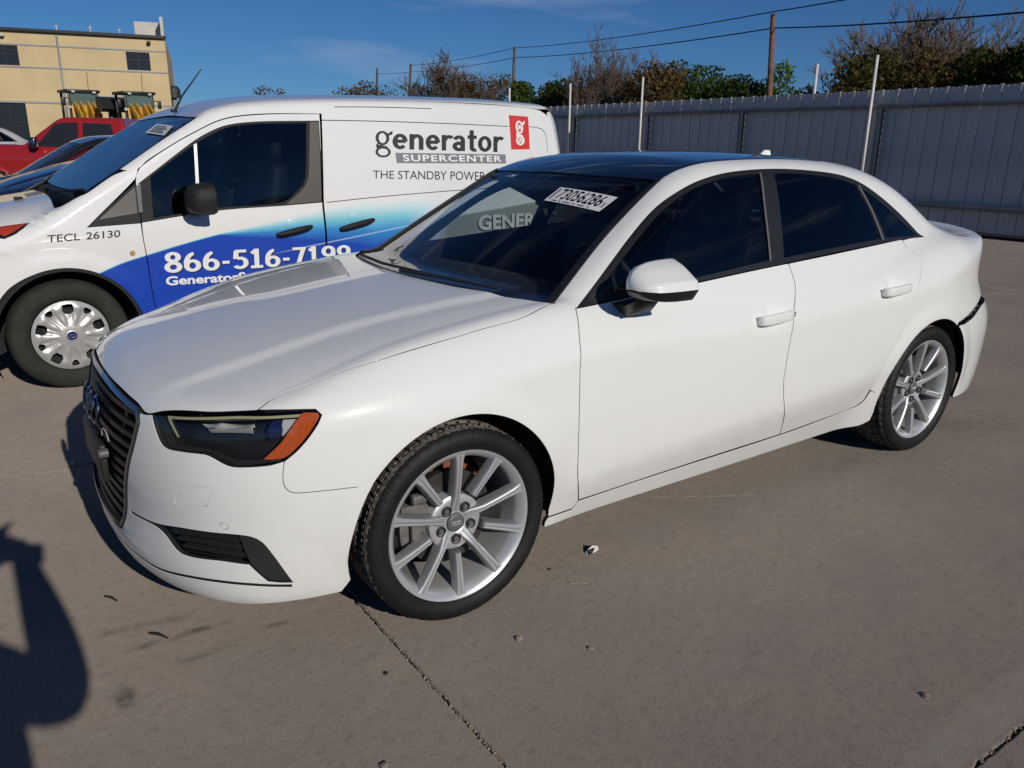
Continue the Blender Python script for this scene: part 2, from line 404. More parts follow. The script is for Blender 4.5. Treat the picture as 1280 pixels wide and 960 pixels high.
def panel(name, dom, outer, mats, parent, holes=(), gap=.002, depth=.016, h=.024, off=0., f=None, mirror=False, corner=38., rim=True, relief=None, push=None, dark_gap=True):
    """a sheet of the body's surface with rounded edges, thickness and an inner face; mirror also builds the other side"""
    f = f or F
    loops = []
    for k, L in enumerate([outer]+list(holes)):
        L = smooth_poly(L, corner, h*.8)
        if (area2(L) < 0): L = L[::-1]
        L = inset(L, gap if k == 0 else -gap)
        if k: L = L[::-1]
        loops.append(L)
    lo = loops[0].min(0); hi = loops[0].max(0)
    gx, gy = np.meshgrid(np.arange(lo[0]+h*.5, hi[0], h), np.arange(lo[1]+h*.5, hi[1], h))
    Q = np.stack([gx.ravel(), gy.ravel()], 1)
    ok = inside(loops[0], Q)
    for L in loops[1:]: ok &= ~inside(L, Q)
    Q = Q[ok]
    for L in loops:
        if len(Q): Q = Q[segdist(L, Q) > h*.45]
    V = [Vector(p) for L in loops for p in L]+[Vector(p) for p in Q]
    Ed = []; s = 0
    for L in loops:
        n = len(L); Ed += [(s+i, s+(i+1) % n) for i in range(n)]; s += n
    r = delaunay_2d_cdt(V, Ed, [], 0, 1e-6)
    U = np.array([tuple(v) for v in r[0]]); T = np.array([t for t in r[2] if len(t) == 3])
    C = U[T].mean(1); ok = inside(loops[0], C)
    for L in loops[1:]: ok &= ~inside(L, C)
    T = T[ok]
    used = np.unique(T); mp = -np.ones(len(U), int); mp[used] = np.arange(len(used)); U = U[used]; T = mp[T]
    P = lift(dom, U, f); Nn = gradf(f, P)
    fn = np.cross(P[T[:, 1]]-P[T[:, 0]], P[T[:, 2]]-P[T[:, 0]])
    if (fn*Nn[T].mean(1)).sum() < 0: T = T[:, ::-1]
    if push is not None: P = P+Nn*push(P)[:, None]
    P = P+Nn*off
    if relief is not None:
        P = P+Nn*relief(P)[:, None]
        fn = np.cross(P[T[:, 1]]-P[T[:, 0]], P[T[:, 2]]-P[T[:, 0]]); Nn = np.zeros_like(P)
        for k in range(3): np.add.at(Nn, T[:, k], fn)
        Nn /= np.maximum(np.linalg.norm(Nn, axis=1, keepdims=True), 1e-12)
    # boundary
    ed = np.concatenate([T[:, [0, 1]], T[:, [1, 2]], T[:, [2, 0]]])
    key = {}
    for a, b in ed: key[(a, b)] = key.get((a, b), 0)+1
    bd = [(a, b) for (a, b) in key if (b, a) not in key]
    n0 = len(P); VV = [P]; NN = [Nn]; FF = [T]; MI = [np.zeros(len(T), int)]
    faces = [tuple(t) for t in T]; mi = [0]*len(faces)
    if rim and bd:
        ov = np.zeros((n0, 3))
        for a, b in bd:
            o = np.cross(P[b]-P[a], Nn[a]); o /= max(np.linalg.norm(o), 1e-12); ov[a] += o; ov[b] += o
        bi = np.array(sorted({v for e in bd for v in e})); ix = {v: i for i, v in enumerate(bi)}; m = len(bi)
        o = ov[bi]; o /= np.maximum(np.linalg.norm(o, axis=1, keepdims=True), 1e-9)
        p0, nn = P[bi], Nn[bi]
        w = min(.0012, depth*.3)
        rings = [(p0+o*w*.7-nn*w*.3, nn+o), (p0+o*w-nn*w, o), (p0+o*w-nn*depth, o)]
        base = n0; prev = lambda a: a
        for q, (pp, no) in enumerate(rings):
            VV.append(pp); NN.append(no/np.maximum(np.linalg.norm(no, axis=1, keepdims=True), 1e-9))
            for a, b in bd:
                A = a if q == 0 else base-m+ix[a]; B = b if q == 0 else base-m+ix[b]
                faces.append((B, A, base+ix[a], base+ix[b])); mi.append(1 if q == 2 and dark_gap else 0)  # deep gap walls coloured dark, shade between panels put into the colour
            base += m
        # inner face
        VV.append(P-Nn*depth); NN.append(-Nn)
        for t in T: faces.append((base+t[2], base+t[1], base+t[0])); mi.append(1)
        # close inner rim
    Vt = np.concatenate(VV); Nt = np.concatenate(NN)
    ml = mats if isinstance(mats, (list, tuple)) else [mats, MATS['inner']]
    res = [mesh_obj(name, Vt, faces, ml, parent, Nt, mi)]
    if mirror:
        mpar = mirror if not isinstance(mirror, bool) else parent
        M = np.array([1, -1, 1.])
        res.append(mesh_obj(name, Vt*M, [t[::-1] for t in faces], ml, mpar, Nt*M, mi))
    return res if mirror else res[0]

def text_mesh(body, bold=0., shear=0., spacing=1.):
    """flat outline lettering scaled to the unit square: vertices (u,v), faces, width/height"""
    cu = bpy.data.curves.new('lettering', 'FONT'); cu.body = body; cu.offset = bold; cu.shear = shear; cu.space_character = spacing
    cu.resolution_u = 4
    o = bpy.data.objects.new('lettering', cu); COL.objects.link(o)
    dg = bpy.context.evaluated_depsgraph_get(); me = o.evaluated_get(dg).to_mesh()
    V = np.array([v.co[:2] for v in me.vertices]); Fc = [tuple(p.vertices) for p in me.polygons]
    o.evaluated_get(dg).to_mesh_clear(); bpy.data.objects.remove(o); bpy.data.curves.remove(cu)
    lo, hi = V.min(0), V.max(0)
    return (V-lo)/(hi-lo), Fc, (hi-lo)
def decal(name, UV, Fc, quad, place, material, parent):
    """UV in the unit square -> bilinear in quad (bl, br, tr, tl; 2-D) -> place() gives 3-D points"""
    q = np.array(quad, float); u, v = UV[:, :1], UV[:, 1:2]
    p = q[0]*(1-u)*(1-v)+q[1]*u*(1-v)+q[2]*u*v+q[3]*(1-u)*v
    return mesh_obj(name, place(p), Fc, material, parent, smooth=False)
# ---------------------------------------------------------------- the white sedan in front
def carpaint(name, col, rough=.35, dirt=0., flake=0.):
    m = mat(name, col, rough, coat=1., spec=.12)
    n = m.node_tree.nodes; l = m.node_tree.links; b = n['Principled BSDF']
    b.inputs['Coat Roughness'].default_value = .025
    if flake: b.inputs['Metallic'].default_value = flake
    if dirt:
        g = n.new('ShaderNodeNewGeometry'); sp = n.new('ShaderNodeSeparateXYZ'); l.new(g.outputs['Position'], sp.inputs[0])
        mr = n.new('ShaderNodeMapRange'); mr.inputs[1].default_value = .62; mr.inputs[2].default_value = .16; mr.inputs[3].default_value = 0; mr.inputs[4].default_value = 1
        l.new(sp.outputs[2], mr.inputs[0])
        t = n.new('ShaderNodeTexNoise'); t.inputs['Scale'].default_value = 9.; t.inputs['Detail'].default_value = 9.; t.inputs['Roughness'].default_value = .7
        l.new(g.outputs['Position'], t.inputs['Vector'])
        mu = n.new('ShaderNodeMath'); mu.operation = 'MULTIPLY'; l.new(mr.outputs[0], mu.inputs[0]); l.new(t.outputs[0], mu.inputs[1])
        m2 = n.new('ShaderNodeMath'); m2.operation = 'MULTIPLY'; m2.inputs[1].default_value = dirt; l.new(mu.outputs[0], m2.inputs[0])
        t2 = n.new('ShaderNodeTexNoise'); t2.inputs['Scale'].default_value = 2.2; t2.inputs['Detail'].default_value = 8.; l.new(g.outputs['Position'], t2.inputs['Vector'])
        m3 = n.new('ShaderNodeMath'); m3.operation = 'MULTIPLY_ADD'; m3.inputs[1].default_value = .018; l.new(t2.outputs[0], m3.inputs[0]); l.new(m2.outputs[0], m3.inputs[2])
        mx = n.new('ShaderNodeMix'); mx.data_type = 'RGBA'; mx.inputs[6].default_value = (*col, 1); mx.inputs[7].default_value = (.22, .17, .12, 1)
        l.new(m3.outputs[0], mx.inputs[0]); l.new(mx.outputs[2], b.inputs['Base Color'])
    return m
M_inner = mat('inner', (.012, .012, .013), .8)
M_white = carpaint('white_paint', (.80, .81, .79), .3, dirt=.30)
M_black = mat('gloss_black', (.008, .008, .009), .12, coat=.5)
M_satin = mat('satin_black', (.014, .014, .015), .42)
M_plastic = mat('black_plastic', (.018, .018, .019), .6, bump=(350., .15))
M_chrome = mat('dark_chrome', (.22, .23, .25), .16, metal=1.)
M_silver = mat('wheel_silver', (.64, .64, .64), .36, metal=.55, coat=.4)
M_bright = mat('machined_silver', (.74, .74, .75), .30, metal=.62, coat=.3)
M_tyre = mat('tyre_rubber', (.011, .011, .011), .6, spec=.3, bump=(160., .2), vary=(14., .3))
M_tread = mat('dusty_tread', (.15, .13, .11), .9, bump=(300., .6), vary=(60., .7))
M_rust = mat('rusty_iron', (.20, .065, .025), .85, bump=(120., .5), vary=(30., .5))
M_iron = mat('brake_iron', (.045, .042, .04), .5, metal=.3, vary=(20., .2))
M_cast = mat('cast_caliper', (.17, .165, .155), .6, metal=.3, vary=(25., .3))
M_ws = glass('windscreen_glass', (.80, .86, .85))
M_tint = glass('tinted_glass', (.55, .60, .60), ior=1.52)
M_dark = glass('dark_tinted_glass', (.05, .06, .07), ior=1.52)
M_roofg = mat('roof_glass', (.004, .005, .007), .03, coat=1.)
M_lens = glass('clear_lens', (.93, .94, .94), ior=1.45)
M_hous = mat('lamp_housing', (.012, .012, .014), .25)
M_drl = mat('light_guide', (.40, .38, .22), .3)
M_refl = mat('lamp_reflector', (.80, .79, .74), .3, metal=.6)
M_amber = mat('amber_reflector', (.62, .10, .012), .22, coat=.6, bump=(420., .6, 0.))
M_proj = mat('projector_lens', (.01, .012, .05), .05, coat=1.)
M_red = mat('red_lens', (.35, .008, .01), .12, coat=1.)
M_seat = mat('dark_leather', (.045, .044, .043), .5, bump=(200., .2))
M_trimin = mat('cabin_plastic', (.012, .012, .013), .6, bump=(300., .15))
M_sticker = mat('white_sticker', (.82, .82, .83), .5)
M_ink = mat('black_ink', (.01, .01, .012), .5)
M_grey = mat('grey_plastic', (.11, .11, .115), .5)
M_mirrorg = mat('mirror_glass', (.8, .8, .8), .02, metal=1.)

sedan = thing('white_sedan', 'white four-door sedan with black glass roof and ten-spoke silver wheels in the foreground', 'car')
def sp3(x, z): return np.array([x, -float(side_half(np.array([x]), np.array([z]))[0]), z])
def arc3(xc, r, a0, a1, n=20, zc=.318):
    return np.array([sp3(xc+r*math.cos(R(a)), zc+r*math.sin(R(a))) for a in np.linspace(a0, a1, n)])
def top3(xy): return lift(TOP, np.array(xy, float))
def T3(*px): return hitpx(np.array(px, float))
def O2(*seqs): return OBL.to2(np.vstack(seqs))

# outlines surveyed from the photograph
e_hoodgap = T3((689, 379), (654, 396.5), (600, 412), (560, 424), (477, 449), (410, 470), (350, 493), (322, 512.5))
e_hl_top = T3((358, 511.8), (394.5, 511.4))
e_hl = T3((190.9, 517.7), (193.9, 533.5), (201.8, 553.3), (209.7, 560.2), (229.5, 564.2), (255.2, 567.2), (265, 571), (279, 579), (290.8, 583), (306.6, 583.5), (338.3, 581), (354, 576.5), (370, 565), (385.8, 547.4), (397.6, 529.6), (402, 518.7), (394.5, 511.4), (358, 511.8), (318.5, 513.3), (259, 515.3))
e_hl_rear = T3((402, 518.7), (397.6, 529.6), (385.8, 547.4), (370, 565), (355.2, 576.8))
e_seam = T3((355.2, 576.8), (353.8, 588), (353.4, 598), (354.6, 606), (358, 612), (363, 615.6), (371.6, 616.9), (390, 615.5), (410, 613.5), (444.5, 609.6))
def dense(P3): return lift(OBL, smooth_poly(OBL.to2(P3), 60, .007, closed=False))
e_seam = dense(e_seam)
e_doorf = T3((719.5, 385.5), (723.5, 410), (725.3, 432), (725.5, 457.5), (724.5, 500), (723, 560), (722.4, 600), (722.9, 626))
e_doorm = T3((985.6, 329.5), (990.5, 343), (994.4, 358), (994, 372), (992.5, 390), (986, 437), (980.5, 470), (979.5, 490), (981, 512), (979, 528), (974.5, 543.8))
e_doorr = T3((1128, 299.6), (1141.7, 315), (1151, 326), (1152.3, 335), (1146.7, 363.3), (1133.3, 403.3), (1113.3, 441.7), (1102.3, 460))
e_belt1 = T3((722.5, 385), (777, 373.6), (875, 352.7), (984.6, 329.3))
e_belt2 = T3((986, 329.2), (1040, 318), (1094, 306.4), (1127, 299.3))
e_bot1 = T3((723, 626), (831, 590), (974, 544))
e_bot2 = T3((975, 543.7), (1020, 527.5), (1070, 508))
e_dlo = T3((720.6, 384.4), (743.8, 353.8), (787.5, 294.7), (818.1, 259.7), (848.8, 237.8), (875, 224.7), (910, 215), (949.4, 211), (984.4, 210.7), (1023.8, 213.8), (1050, 218.1), (1071.9, 226), (1093.8, 240), (1124.4, 266.3), (1156.3, 296))
e_dlob = T3((1156.3, 296), (1140, 297.5), (1094, 305.6), (984.4, 328.5), (875, 351.8), (776.6, 372.6), (720.6, 384.4))
e_apil = T3((692, 378.5), (751, 302), (795, 254), (828.5, 222))

def sm(seqs, dom): return dom.to2(np.vstack(seqs))
# fender
fend = sm([T3((719, 382.5)), T3((705, 381)), e_hoodgap, e_hl_top, e_hl_rear, e_seam[1:], arc3(0, .362, 144, -8, 40), np.array([sp3(.362, .235), sp3(.47, .235)]), e_doorf[::-1]], OBL)
panel('fender', OBL, fend, [M_white, M_inner], sedan, mirror=True)
# bonnet
def half_top(P3, inner=True): return TOP.to2(P3)
hn = TOP.to2(np.vstack([T3((142, 476.5), (160, 494), (172.8, 505.5), (181, 516.5), (191, 517), (259, 514.6), (318, 512.6), (322, 511.8)), e_hoodgap[::-1][1:], T3((632, 371), (570, 358.5), (514, 346))]))
hoodo = np.vstack([[[-.810, 0]], hn, [[.222, 0]], (hn*[1, -1])[::-1]])
panel('hood', TOP, hoodo, [M_white, M_inner], sedan, gap=.0022, depth=.006)
# front bumper
half = [FRONT.to2(np.array([[-.86, 0, .186]])), FRONT.to2(np.array([[-.80, -.40, .186], [-.64, -.67, .186], [-.5, -.79, .19], sp3(-.378, .19)])),
        FRONT.to2(arc3(0, .362, 195, 145, 14)), FRONT.to2(e_seam[::-1]), FRONT.to2(T3((338.3, 582), (306.6, 584.5), (290.8, 584), (279, 580), (265, 572), (255.2, 568.2), (229.5, 565.2), (209, 561), (200.8, 553.5), (193, 533.5), (190, 518.5), (181, 518.2))),
        FRONT.to2(T3((174.5, 516), (174.9, 529), (168.3, 556), (161.5, 583.5), (159, 613), (158, 645))), FRONT.to2(np.array([[-.85, -.27, .287]]))]
g_side = FRONT.to2(T3((173.6, 509), (174.2, 516), (174.6, 529), (168, 556), (161.2, 583.5), (158.7, 613), (157.7, 645)))
hf = np.vstack(half)
bump = np.vstack([hf, [[0, .272]], (hf*[-1, 1])[:0:-1]])
foga = FRONT.to2(T3((163, 638), (193, 653.5), (230, 660.5), (284, 667.5), (313, 671), (328, 678.5), (346, 700.7), (366, 728), (352, 728.6), (335, 727), (311.5, 706), (277, 701.4), (226, 691.6), (206, 668), (193, 656.8), (163, 640.5)))
lp = FRONT.to2(T3((142, 662), (167.5, 690), (197, 710), (244, 722.2), (299, 729.5), (364.5, 732)))
lp = np.vstack([[[0, lp[0, 1]]], lp]); lpd = np.vstack([(lp*[-1, 1])[:0:-1], lp])
groove = np.vstack([lpd+[0, .0035], (lpd-[0, .0045])[::-1]])
tow = FRONT.to2(T3((222.5, 607.5), (264, 609), (264.8, 612), (258.5, 632.8), (220, 630), (217.8, 627)))
sc = hitpx([(279.8, 658)])[0]; sc2 = FRONT.to2(sc)[0]
sens = sc2+np.array([[.0105*math.cos(a), .0105*math.sin(a)] for a in np.linspace(0, 2*math.pi, 24, endpoint=False)])
holes = [foga, foga*[-1, 1], groove, tow, tow*[-1, 1], sens, sens*[-1, 1]]
panel('front_bumper', FRONT, bump, [M_white, M_inner], sedan, holes=holes, gap=.0014, h=.022)
panel('lip_shade', FRONT, groove, [M_satin, M_inner], sedan, gap=0., off=-.0025, depth=.01)  # black strip filling the groove, standing in for its shade
for sgn in (1, -1):
    k = np.array([sgn, 1.])
    panel('tow_hook_cover', FRONT, tow*k, [M_white, M_inner], sedan, gap=.0012, depth=.008, h=.014)
    panel('parking_sensor', FRONT, sens*k, [M_white, M_inner], sedan, gap=.0018, depth=.008, h=.006)
    panel('fog_recess', FRONT, FRONT.to2(T3((185, 645), (250, 652), (325, 661), (352, 690), (378, 737), (330, 735), (262, 709), (212, 698), (195, 670)))*k, [M_satin, M_inner], sedan, off=-.055, rim=False, h=.03)
    up = FRONT.to2(T3((203, 660), (240, 665), (270, 669), (298, 672.5)))*k; dn = FRONT.to2(T3((226, 689), (252, 694.5), (279, 699.5), (309, 703.5)))*k
    for f0, f1 in ((.10, .30), (.42, .60), (.74, .92)):
        panel('fog_slat', FRONT, np.vstack([up+(dn-up)*f0, (up+(dn-up)*f1)[::-1]]), [M_satin, M_inner], sedan, off=-.016, depth=.03, h=.02, gap=.001)
    panel('fog_blade', FRONT, FRONT.to2(T3((297, 669.5), (313, 671.6), (328, 679.5), (345, 701), (364.5, 727), (336, 726), (312.5, 704.5)))*k, [M_plastic, M_inner], sedan, off=-.005, depth=.03, gap=.001)
# lamps
H2 = FRONT.to2(e_hl)
for sgn in (1, -1):
    k = np.array([sgn, 1.])
    hs = panel('headlight', FRONT, inset(H2, -.012 if area2(H2) > 0 else .012)*k, [M_hous, M_hous], sedan, off=-.055, rim=False, h=.022)
    def hp(name, px, m, off, **kw): return panel(name, FRONT, FRONT.to2(T3(*px))*k, [m, M_hous], hs, off=off, **kw)
    hp('lamp_bezel', ((191.5, 518.5), (200, 518.5), (207, 540), (214, 556), (258, 562.5), (285, 574), (306, 577), (345, 575), (351, 577.5), (306.6, 583), (290.8, 582.5), (265, 570), (255, 566.5), (209.7, 559.5), (202, 553)), M_satin, -.012, gap=0., depth=.03, h=.012)
    hp('daytime_light', ((203.7, 517.6), (290, 516.2), (376, 515.6), (375, 518.8), (290, 519.4), (207, 521), (217.5, 547), (215.5, 547)), M_drl, -.016, gap=0., depth=.012, h=.01)
    hp('lamp_reflector', ((242, 524.5), (275, 522.5), (311, 521.8), (312.3, 530.5), (275, 534.5), (246, 534)), M_refl, -.03, gap=0., depth=.012, h=.006, relief=lambda P: -.016*((P[:, 2]-P[:, 2].mean())/.013)**2*.5-.010*np.abs(np.sin(P[:, 1]*48)))
    hp('lamp_reflector', ((248, 536.2), (290, 535), (310, 533), (310.5, 544), (280, 541.2), (250, 542.5)), M_refl, -.034, gap=0., depth=.012, h=.006, relief=lambda P: .010*((P[:, 2]-P[:, 2].mean())/.013)-.008*np.abs(np.sin(P[:, 1]*36+1)))
    hp('projector_lens', ((338, 524), (349, 522.5), (351.5, 538), (349, 550), (336, 552), (333.5, 538)), M_proj, -.028, gap=0., depth=.012, h=.006, relief=lambda P: .012*np.exp(-((P[:, 2]-P[:, 2].mean())/.03)**2))
    hp('side_reflector', ((352, 522.5), (371, 521.8), (352, 548)), M_grey if sgn < 0 else mat('pale_reflector', (.45, .46, .47), .3), -.024, gap=0., depth=.012, h=.01)
    hp('amber_reflector', ((378.6, 514.4), (397, 515), (399.6, 519.7), (394, 530), (383, 547), (366, 565.5), (352.5, 574), (328, 575.6), (340, 565), (352, 553), (362, 538), (371, 524)), M_amber, -.007, gap=.0008, depth=.02, h=.01)
    panel('lens', FRONT, H2*k, [M_lens, M_lens], hs, rim=False, gap=.003)
# grille
gh = np.vstack([[[0, .722]], FRONT.to2(np.array([[-.81, -.2, .7185]])), g_side, FRONT.to2(np.array([[-.85, -.27, .294]]))])
gout = np.vstack([gh, [[0, .280]], (gh*[-1, 1])[:0:-1]])
M_slat = mat('grille_black', (.006, .006, .007), .35, spec=.3)
gs_ = smooth_poly(gout, 38, .02); gs_ = gs_ if area2(gs_) > 0 else gs_[::-1]
panel('grille_frame', FRONT, gs_, [M_chrome, M_inner], sedan, holes=[inset(gs_, .013)], gap=.001, depth=.03, off=.004, h=.012)
panel('grille_back', FRONT, gs_, [M_satin, M_inner], sedan, off=-.07, rim=False, gap=.0, h=.04)
def fx(y, z): return float(s_face(np.array([z]))[0]+s_nose(np.array([abs(y)]))[0])
gy = np.interp
zz = gh[1:, 1][::-1]; thh = np.abs(gh[1:, 0])[::-1]
def ghalf(z):
    th = float(np.interp(z, zz, thh))/FRONT.rad
    y = .4
    for _ in range(20): y = math.tan(th)*(.45-fx(y, z))
    return y
slz = [.305+.0345*i for i in range(12)]
for i, z in enumerate(slz):
    w = ghalf(z)-.022; mb = MB(); rows = []
    for y in np.linspace(-w, w, 21):
        x = fx(y, z)+.006
        rows.append([(x, y, z-.004), (x+.003, y, z+.010), (x+.04, y, z+.014), (x+.045, y, z-.001), (x+.006, y, z-.0085)])
    mb.loft(rows)
    if i < 11:
        for q in (-2, -1, 1, 2):
            y = q*w/2.7; mb.box((fx(y, z)+.030, y, z+.017), (.022, .006, .022))
    mb.build('grille_slat', M_slat, sedan)
bd = MB(); 
for i, yy in enumerate((-.09, -.03, .03, .09)):
    mb = MB(); rows = []
    for k in range(40):
        a = 2*math.pi*k/40; y = yy+.0405*math.cos(a); z = .628+.0405*math.sin(a); rows.append((fx(y, z)-.012-.003*(i % 2), y, z))
    mb.tube(rows+[rows[0]], .0062, 8, cap=False); mb.build('badge_ring', M_chrome, sedan)
pb = MB(); pb.box((-.868, 0, .475), (.02, .36, .125), bev=.008); pb.build('plate_bracket', mat('plate_bracket', (.022, .024, .018), .5), sedan)
pb = MB(); pb.lathe([(0, -.02), (.022, -.018), (.026, -.01), (.026, .02), (0, .02)], 20, 'X', (-.872, -.205, .52)); bmesh.ops.scale(pb.bm, vec=(.7, .55, .55), space=Matrix.Translation((.872, .205, -.52)), verts=pb.bm.verts[:]); pb.build('radar_cap', M_grey, sedan)
pb = MB(); rows = [(fx(-.225+.035*math.cos(a), .575)-.012, -.225+.035*math.cos(a), .575+.03*math.sin(a)) for a in np.linspace(0, math.pi, 12)]; pb.tube(rows, .0022, 6); pb.build('tow_wire', M_bright, sedan)

# body side: windscreen pillar, roof rail, rear pillar and rear wing in one pressing
roofe = top3([(1.2, -.556), (1.45, -.552), (1.8, -.546), (2.1, -.54), (2.34, -.53), (2.46, -.525)])
backe = lift(BKD, BKD.to2(np.array([[2.6, -.565, 1.3], [2.8, -.60, 1.2], [2.98, -.635, 1.1]])))
trunke = top3([(3.06, -.655), (3.2, -.66), (3.36, -.64)])
rear_c = lift(REAR, REAR.to2(np.array([[3.36, -.68, .985], [3.24, -.76, .945], [3.13, -.80, .915], [3.12, -.81, .86], [3.125, -.81, .81], [3.18, -.81, .765], [3.18, -.81, .728]])))
e_qb = T3((1222, 378.5), (1212, 391.5), (1205, 398), (1198.3, 402.5))
bs = sm([e_dlo[:1], T3((700, 380.3)), e_apil, roofe, backe, trunke, rear_c, e_qb, arc3(WB, .358, 59, 176, 44), T3((1090, 488.5), (1087.5, 487.2), (1095, 472)), e_doorr[::-1][:-1], T3((1129, 300.5)), T3((1140, 297.8)), e_dlo[::-1][:-1]], OBL)
panel('body_side', OBL, bs, [M_white, M_inner], sedan, mirror=True, gap=.0006)
# doors with handles, glass and trim
def dimple(c):
    return lambda P: -.016*sstep(.046, .010, np.hypot((P[:, 0]-c[0]), (P[:, 2]-c[2]-.008)*1.05))
hcF = T3((966, 396)).mean(0); hcR = T3((1117, 361.5)).mean(0)
dF = sm([e_belt1, e_doorm, e_bot1[::-1], e_doorf[::-1]], OBL)
dR = sm([e_belt2, e_doorr, T3((1095, 472), (1087, 488), (1079, 501)), e_bot2[::-1], e_doorm[::-1]], OBL)
front_glass = O2(T3((743, 372.2), (765, 340), (797.5, 297.5), (825, 265), (853.5, 243), (878, 230.5), (911, 221), (949, 216.7), (955.5, 262), (962.5, 325), (875, 345.7), (800, 361)))
rear_glass = O2(T3((967.5, 216.6), (985, 216), (1023, 219), (1049, 223.5), (1071, 231.7), (1089, 265), (1102, 298.3), (1040, 310), (980.5, 322)))
quart_glass = O2(T3((1077, 235.2), (1092, 245.5), (1121, 271), (1146, 293.8), (1108, 297.2), (1094, 265)))
M2 = np.array([1, 1.])
def handle(c, sgn, par):
    mb = MB(); n = len(np.linspace(0, 1, 15)); rows = []
    for s in np.linspace(-1, 1, 15):
        x = c[0]+s*.098; z = c[2]+s*.004; y = sp3(x, z)[1]-.016*(1-abs(s)**6)-.004
        w = .0205*(1-.15*abs(s)**4); t = .0105
        rows.append([(x, sgn*-(y-t*math.copysign(abs(math.sin(a))**.6, math.sin(a))), z+w*math.copysign(abs(math.cos(a))**.55, math.cos(a))) for a in np.linspace(0, 2*math.pi, 20, endpoint=False)])
    mb.loft(rows); hd = mb.build('door_handle', M_white, par, angle=60)
    return hd
for sgn in (1, -1):
    mir = sgn < 0
    def P1(name, dom, o, m, par, **kw):
        r = panel(name, dom, o, m, par, mirror=mir, **kw)
        if mir: bpy.data.objects.remove(r[0]); return r[1]
        return r
    a = P1('front_door', OBL, dF, [M_white, M_inner], sedan, relief=dimple(hcF), gap=.0026); b = P1('rear_door', OBL, dR, [M_white, M_inner], sedan, relief=dimple(hcR), gap=.0026)
    handle(hcF, sgn, a); handle(hcR, sgn, b)
    mb = MB(); kx = hcF[0]+.100; mb.box((kx, -sgn*-(sp3(kx, hcF[2])[1]-.010), hcF[2]+.004), (.010, .012, .022), bev=.003); mb.build('key_cover', M_satin, a)
    P1('window_glass', OBL, front_glass, [M_tint, M_tint], a, off=-.004, rim=False, gap=-.003)
    P1('window_glass', OBL, rear_glass, [M_dark, M_dark], b, off=-.004, rim=False, gap=-.003)
    P1('quarter_glass', OBL, quart_glass, [M_dark, M_dark], b, off=-.004, rim=False, gap=-.003)
    P1('window_trim', OBL, O2(e_dlo[:-1], e_dlob[:-1]), [M_satin, M_inner], sedan, holes=[front_glass, rear_glass, quart_glass], gap=.0015, depth=.02, off=-.001, h=.016)
    P1('glass_seal', OBL, O2(T3((1072, 231.5), (1074.2, 232), (1091.5, 265), (1104.8, 299.5), (1103, 300), (1089.8, 265))), [M_grey, M_inner], b, off=.002, h=.01, depth=.01, gap=0.)
    P1('glass_seal', OBL, O2(T3((949, 216), (950.8, 216), (957, 262), (963.8, 326), (962, 326), (955.4, 262))), [M_grey, M_inner], a, off=.002, h=.01, depth=.01, gap=0.)
    # sill
    sl_ = SIDE.to2(np.vstack([e_bot1-[0, 0, .0015], T3((1020, 527.8), (1070, 508.3), (1080, 501), (1088.5, 488.5)), arc3(WB, .358, 175, 190, 5)]))
    P1('side_sill', SIDE, np.vstack([[[.470, .232], [.364, .232], [.352, .215], [.352, .196]], [[2.2, .196], [2.28, .215]], sl_[::-1]]), [M_white, M_inner], sedan)
# glass roof, rear roof, screens
we = T3((825.5, 225.6), (780, 221.5), (732, 218.5), (690, 214.8))
ft = TOP.to2(we); ft = ft[ft[:, 1] < -.02]
fr = np.vstack([[[ft[-1, 0]-.004, 0.]], ft[::-1]])
rs = np.array([[1.2, -.553], [1.45, -.549], [1.8, -.543], [2.08, -.538]])
hfm = np.vstack([fr, rs, [[2.09, 0]]])
panel('glass_roof', TOP, np.vstack([hfm, (hfm*[1, -1])[-2:0:-1]]), [M_roofg, M_trimin], sedan, gap=.002, depth=.02)
hr_ = np.array([[2.10, 0], [2.088, -.537], [2.34, -.527], [2.45, -.521], [2.475, -.30], [2.485, 0]])
panel('rear_roof', TOP, np.vstack([hr_, (hr_*[1, -1])[-2:0:-1]]), [M_white, M_trimin], sedan)
wb = WSD.to2(T3((684, 376), (632, 368.5), (570, 355), (520, 344.5)))
wt = WSD.to2(T3((818, 228.2), (780, 222.8), (732, 219.8), (690, 216.2)))
ws = np.vstack([wb[::-1], WSD.to2(T3((744, 302), (788, 254.5))), wt])
wsf = np.vstack([[[0, wb[-1, 1]-.004]], ws, [[0, wt[-1, 1]+.002]], (ws*[-1, 1])[::-1]])
wind = panel('windscreen', WSD, wsf, [M_ws, M_ws], sedan, off=-.004, rim=False, gap=.0)
tr_ = O2(T3((692.5, 378.5), (751, 302.5), (795, 254.6), (827.5, 223.2), (819, 228.6), (787, 256), (743, 303.5), (683.5, 377.2)))
panel('windscreen_trim', OBL, tr_, [M_satin, M_inner], sedan, mirror=True, gap=-.001, depth=.016, off=.006, h=.012)
bk_o = BKD.to2(np.vstack([top3([(2.492, -.30), (2.468, -.50)]), lift(BKD, BKD.to2(np.array([[2.6, -.548, 1.3], [2.8, -.585, 1.2], [2.98, -.62, 1.1]]))), lift(BKD, BKD.to2(np.array([[3.06, -.4, 1.075]])))]))
panel('rear_screen', BKD, np.vstack([bk_o, (bk_o*[-1, 1])[::-1]]), [M_dark, M_dark], sedan, off=-.003, rim=False)
tl = np.array([[3.03, 0], [3.02, -.45], [3.065, -.65], [3.2, -.655], [3.37, -.635], [3.43, -.5], [3.475, -.25], [3.48, 0]])
panel('boot_lid', TOP, np.vstack([tl, (tl*[1, -1])[-2:0:-1]]), [M_white, M_inner], sedan)
def rr(*xyz): return REAR.to2(np.array(xyz))
rl = np.vstack([REAR.to2(rear_c[1:5]), rr([3.45, -.55, .80], [3.45, -.55, .93])])
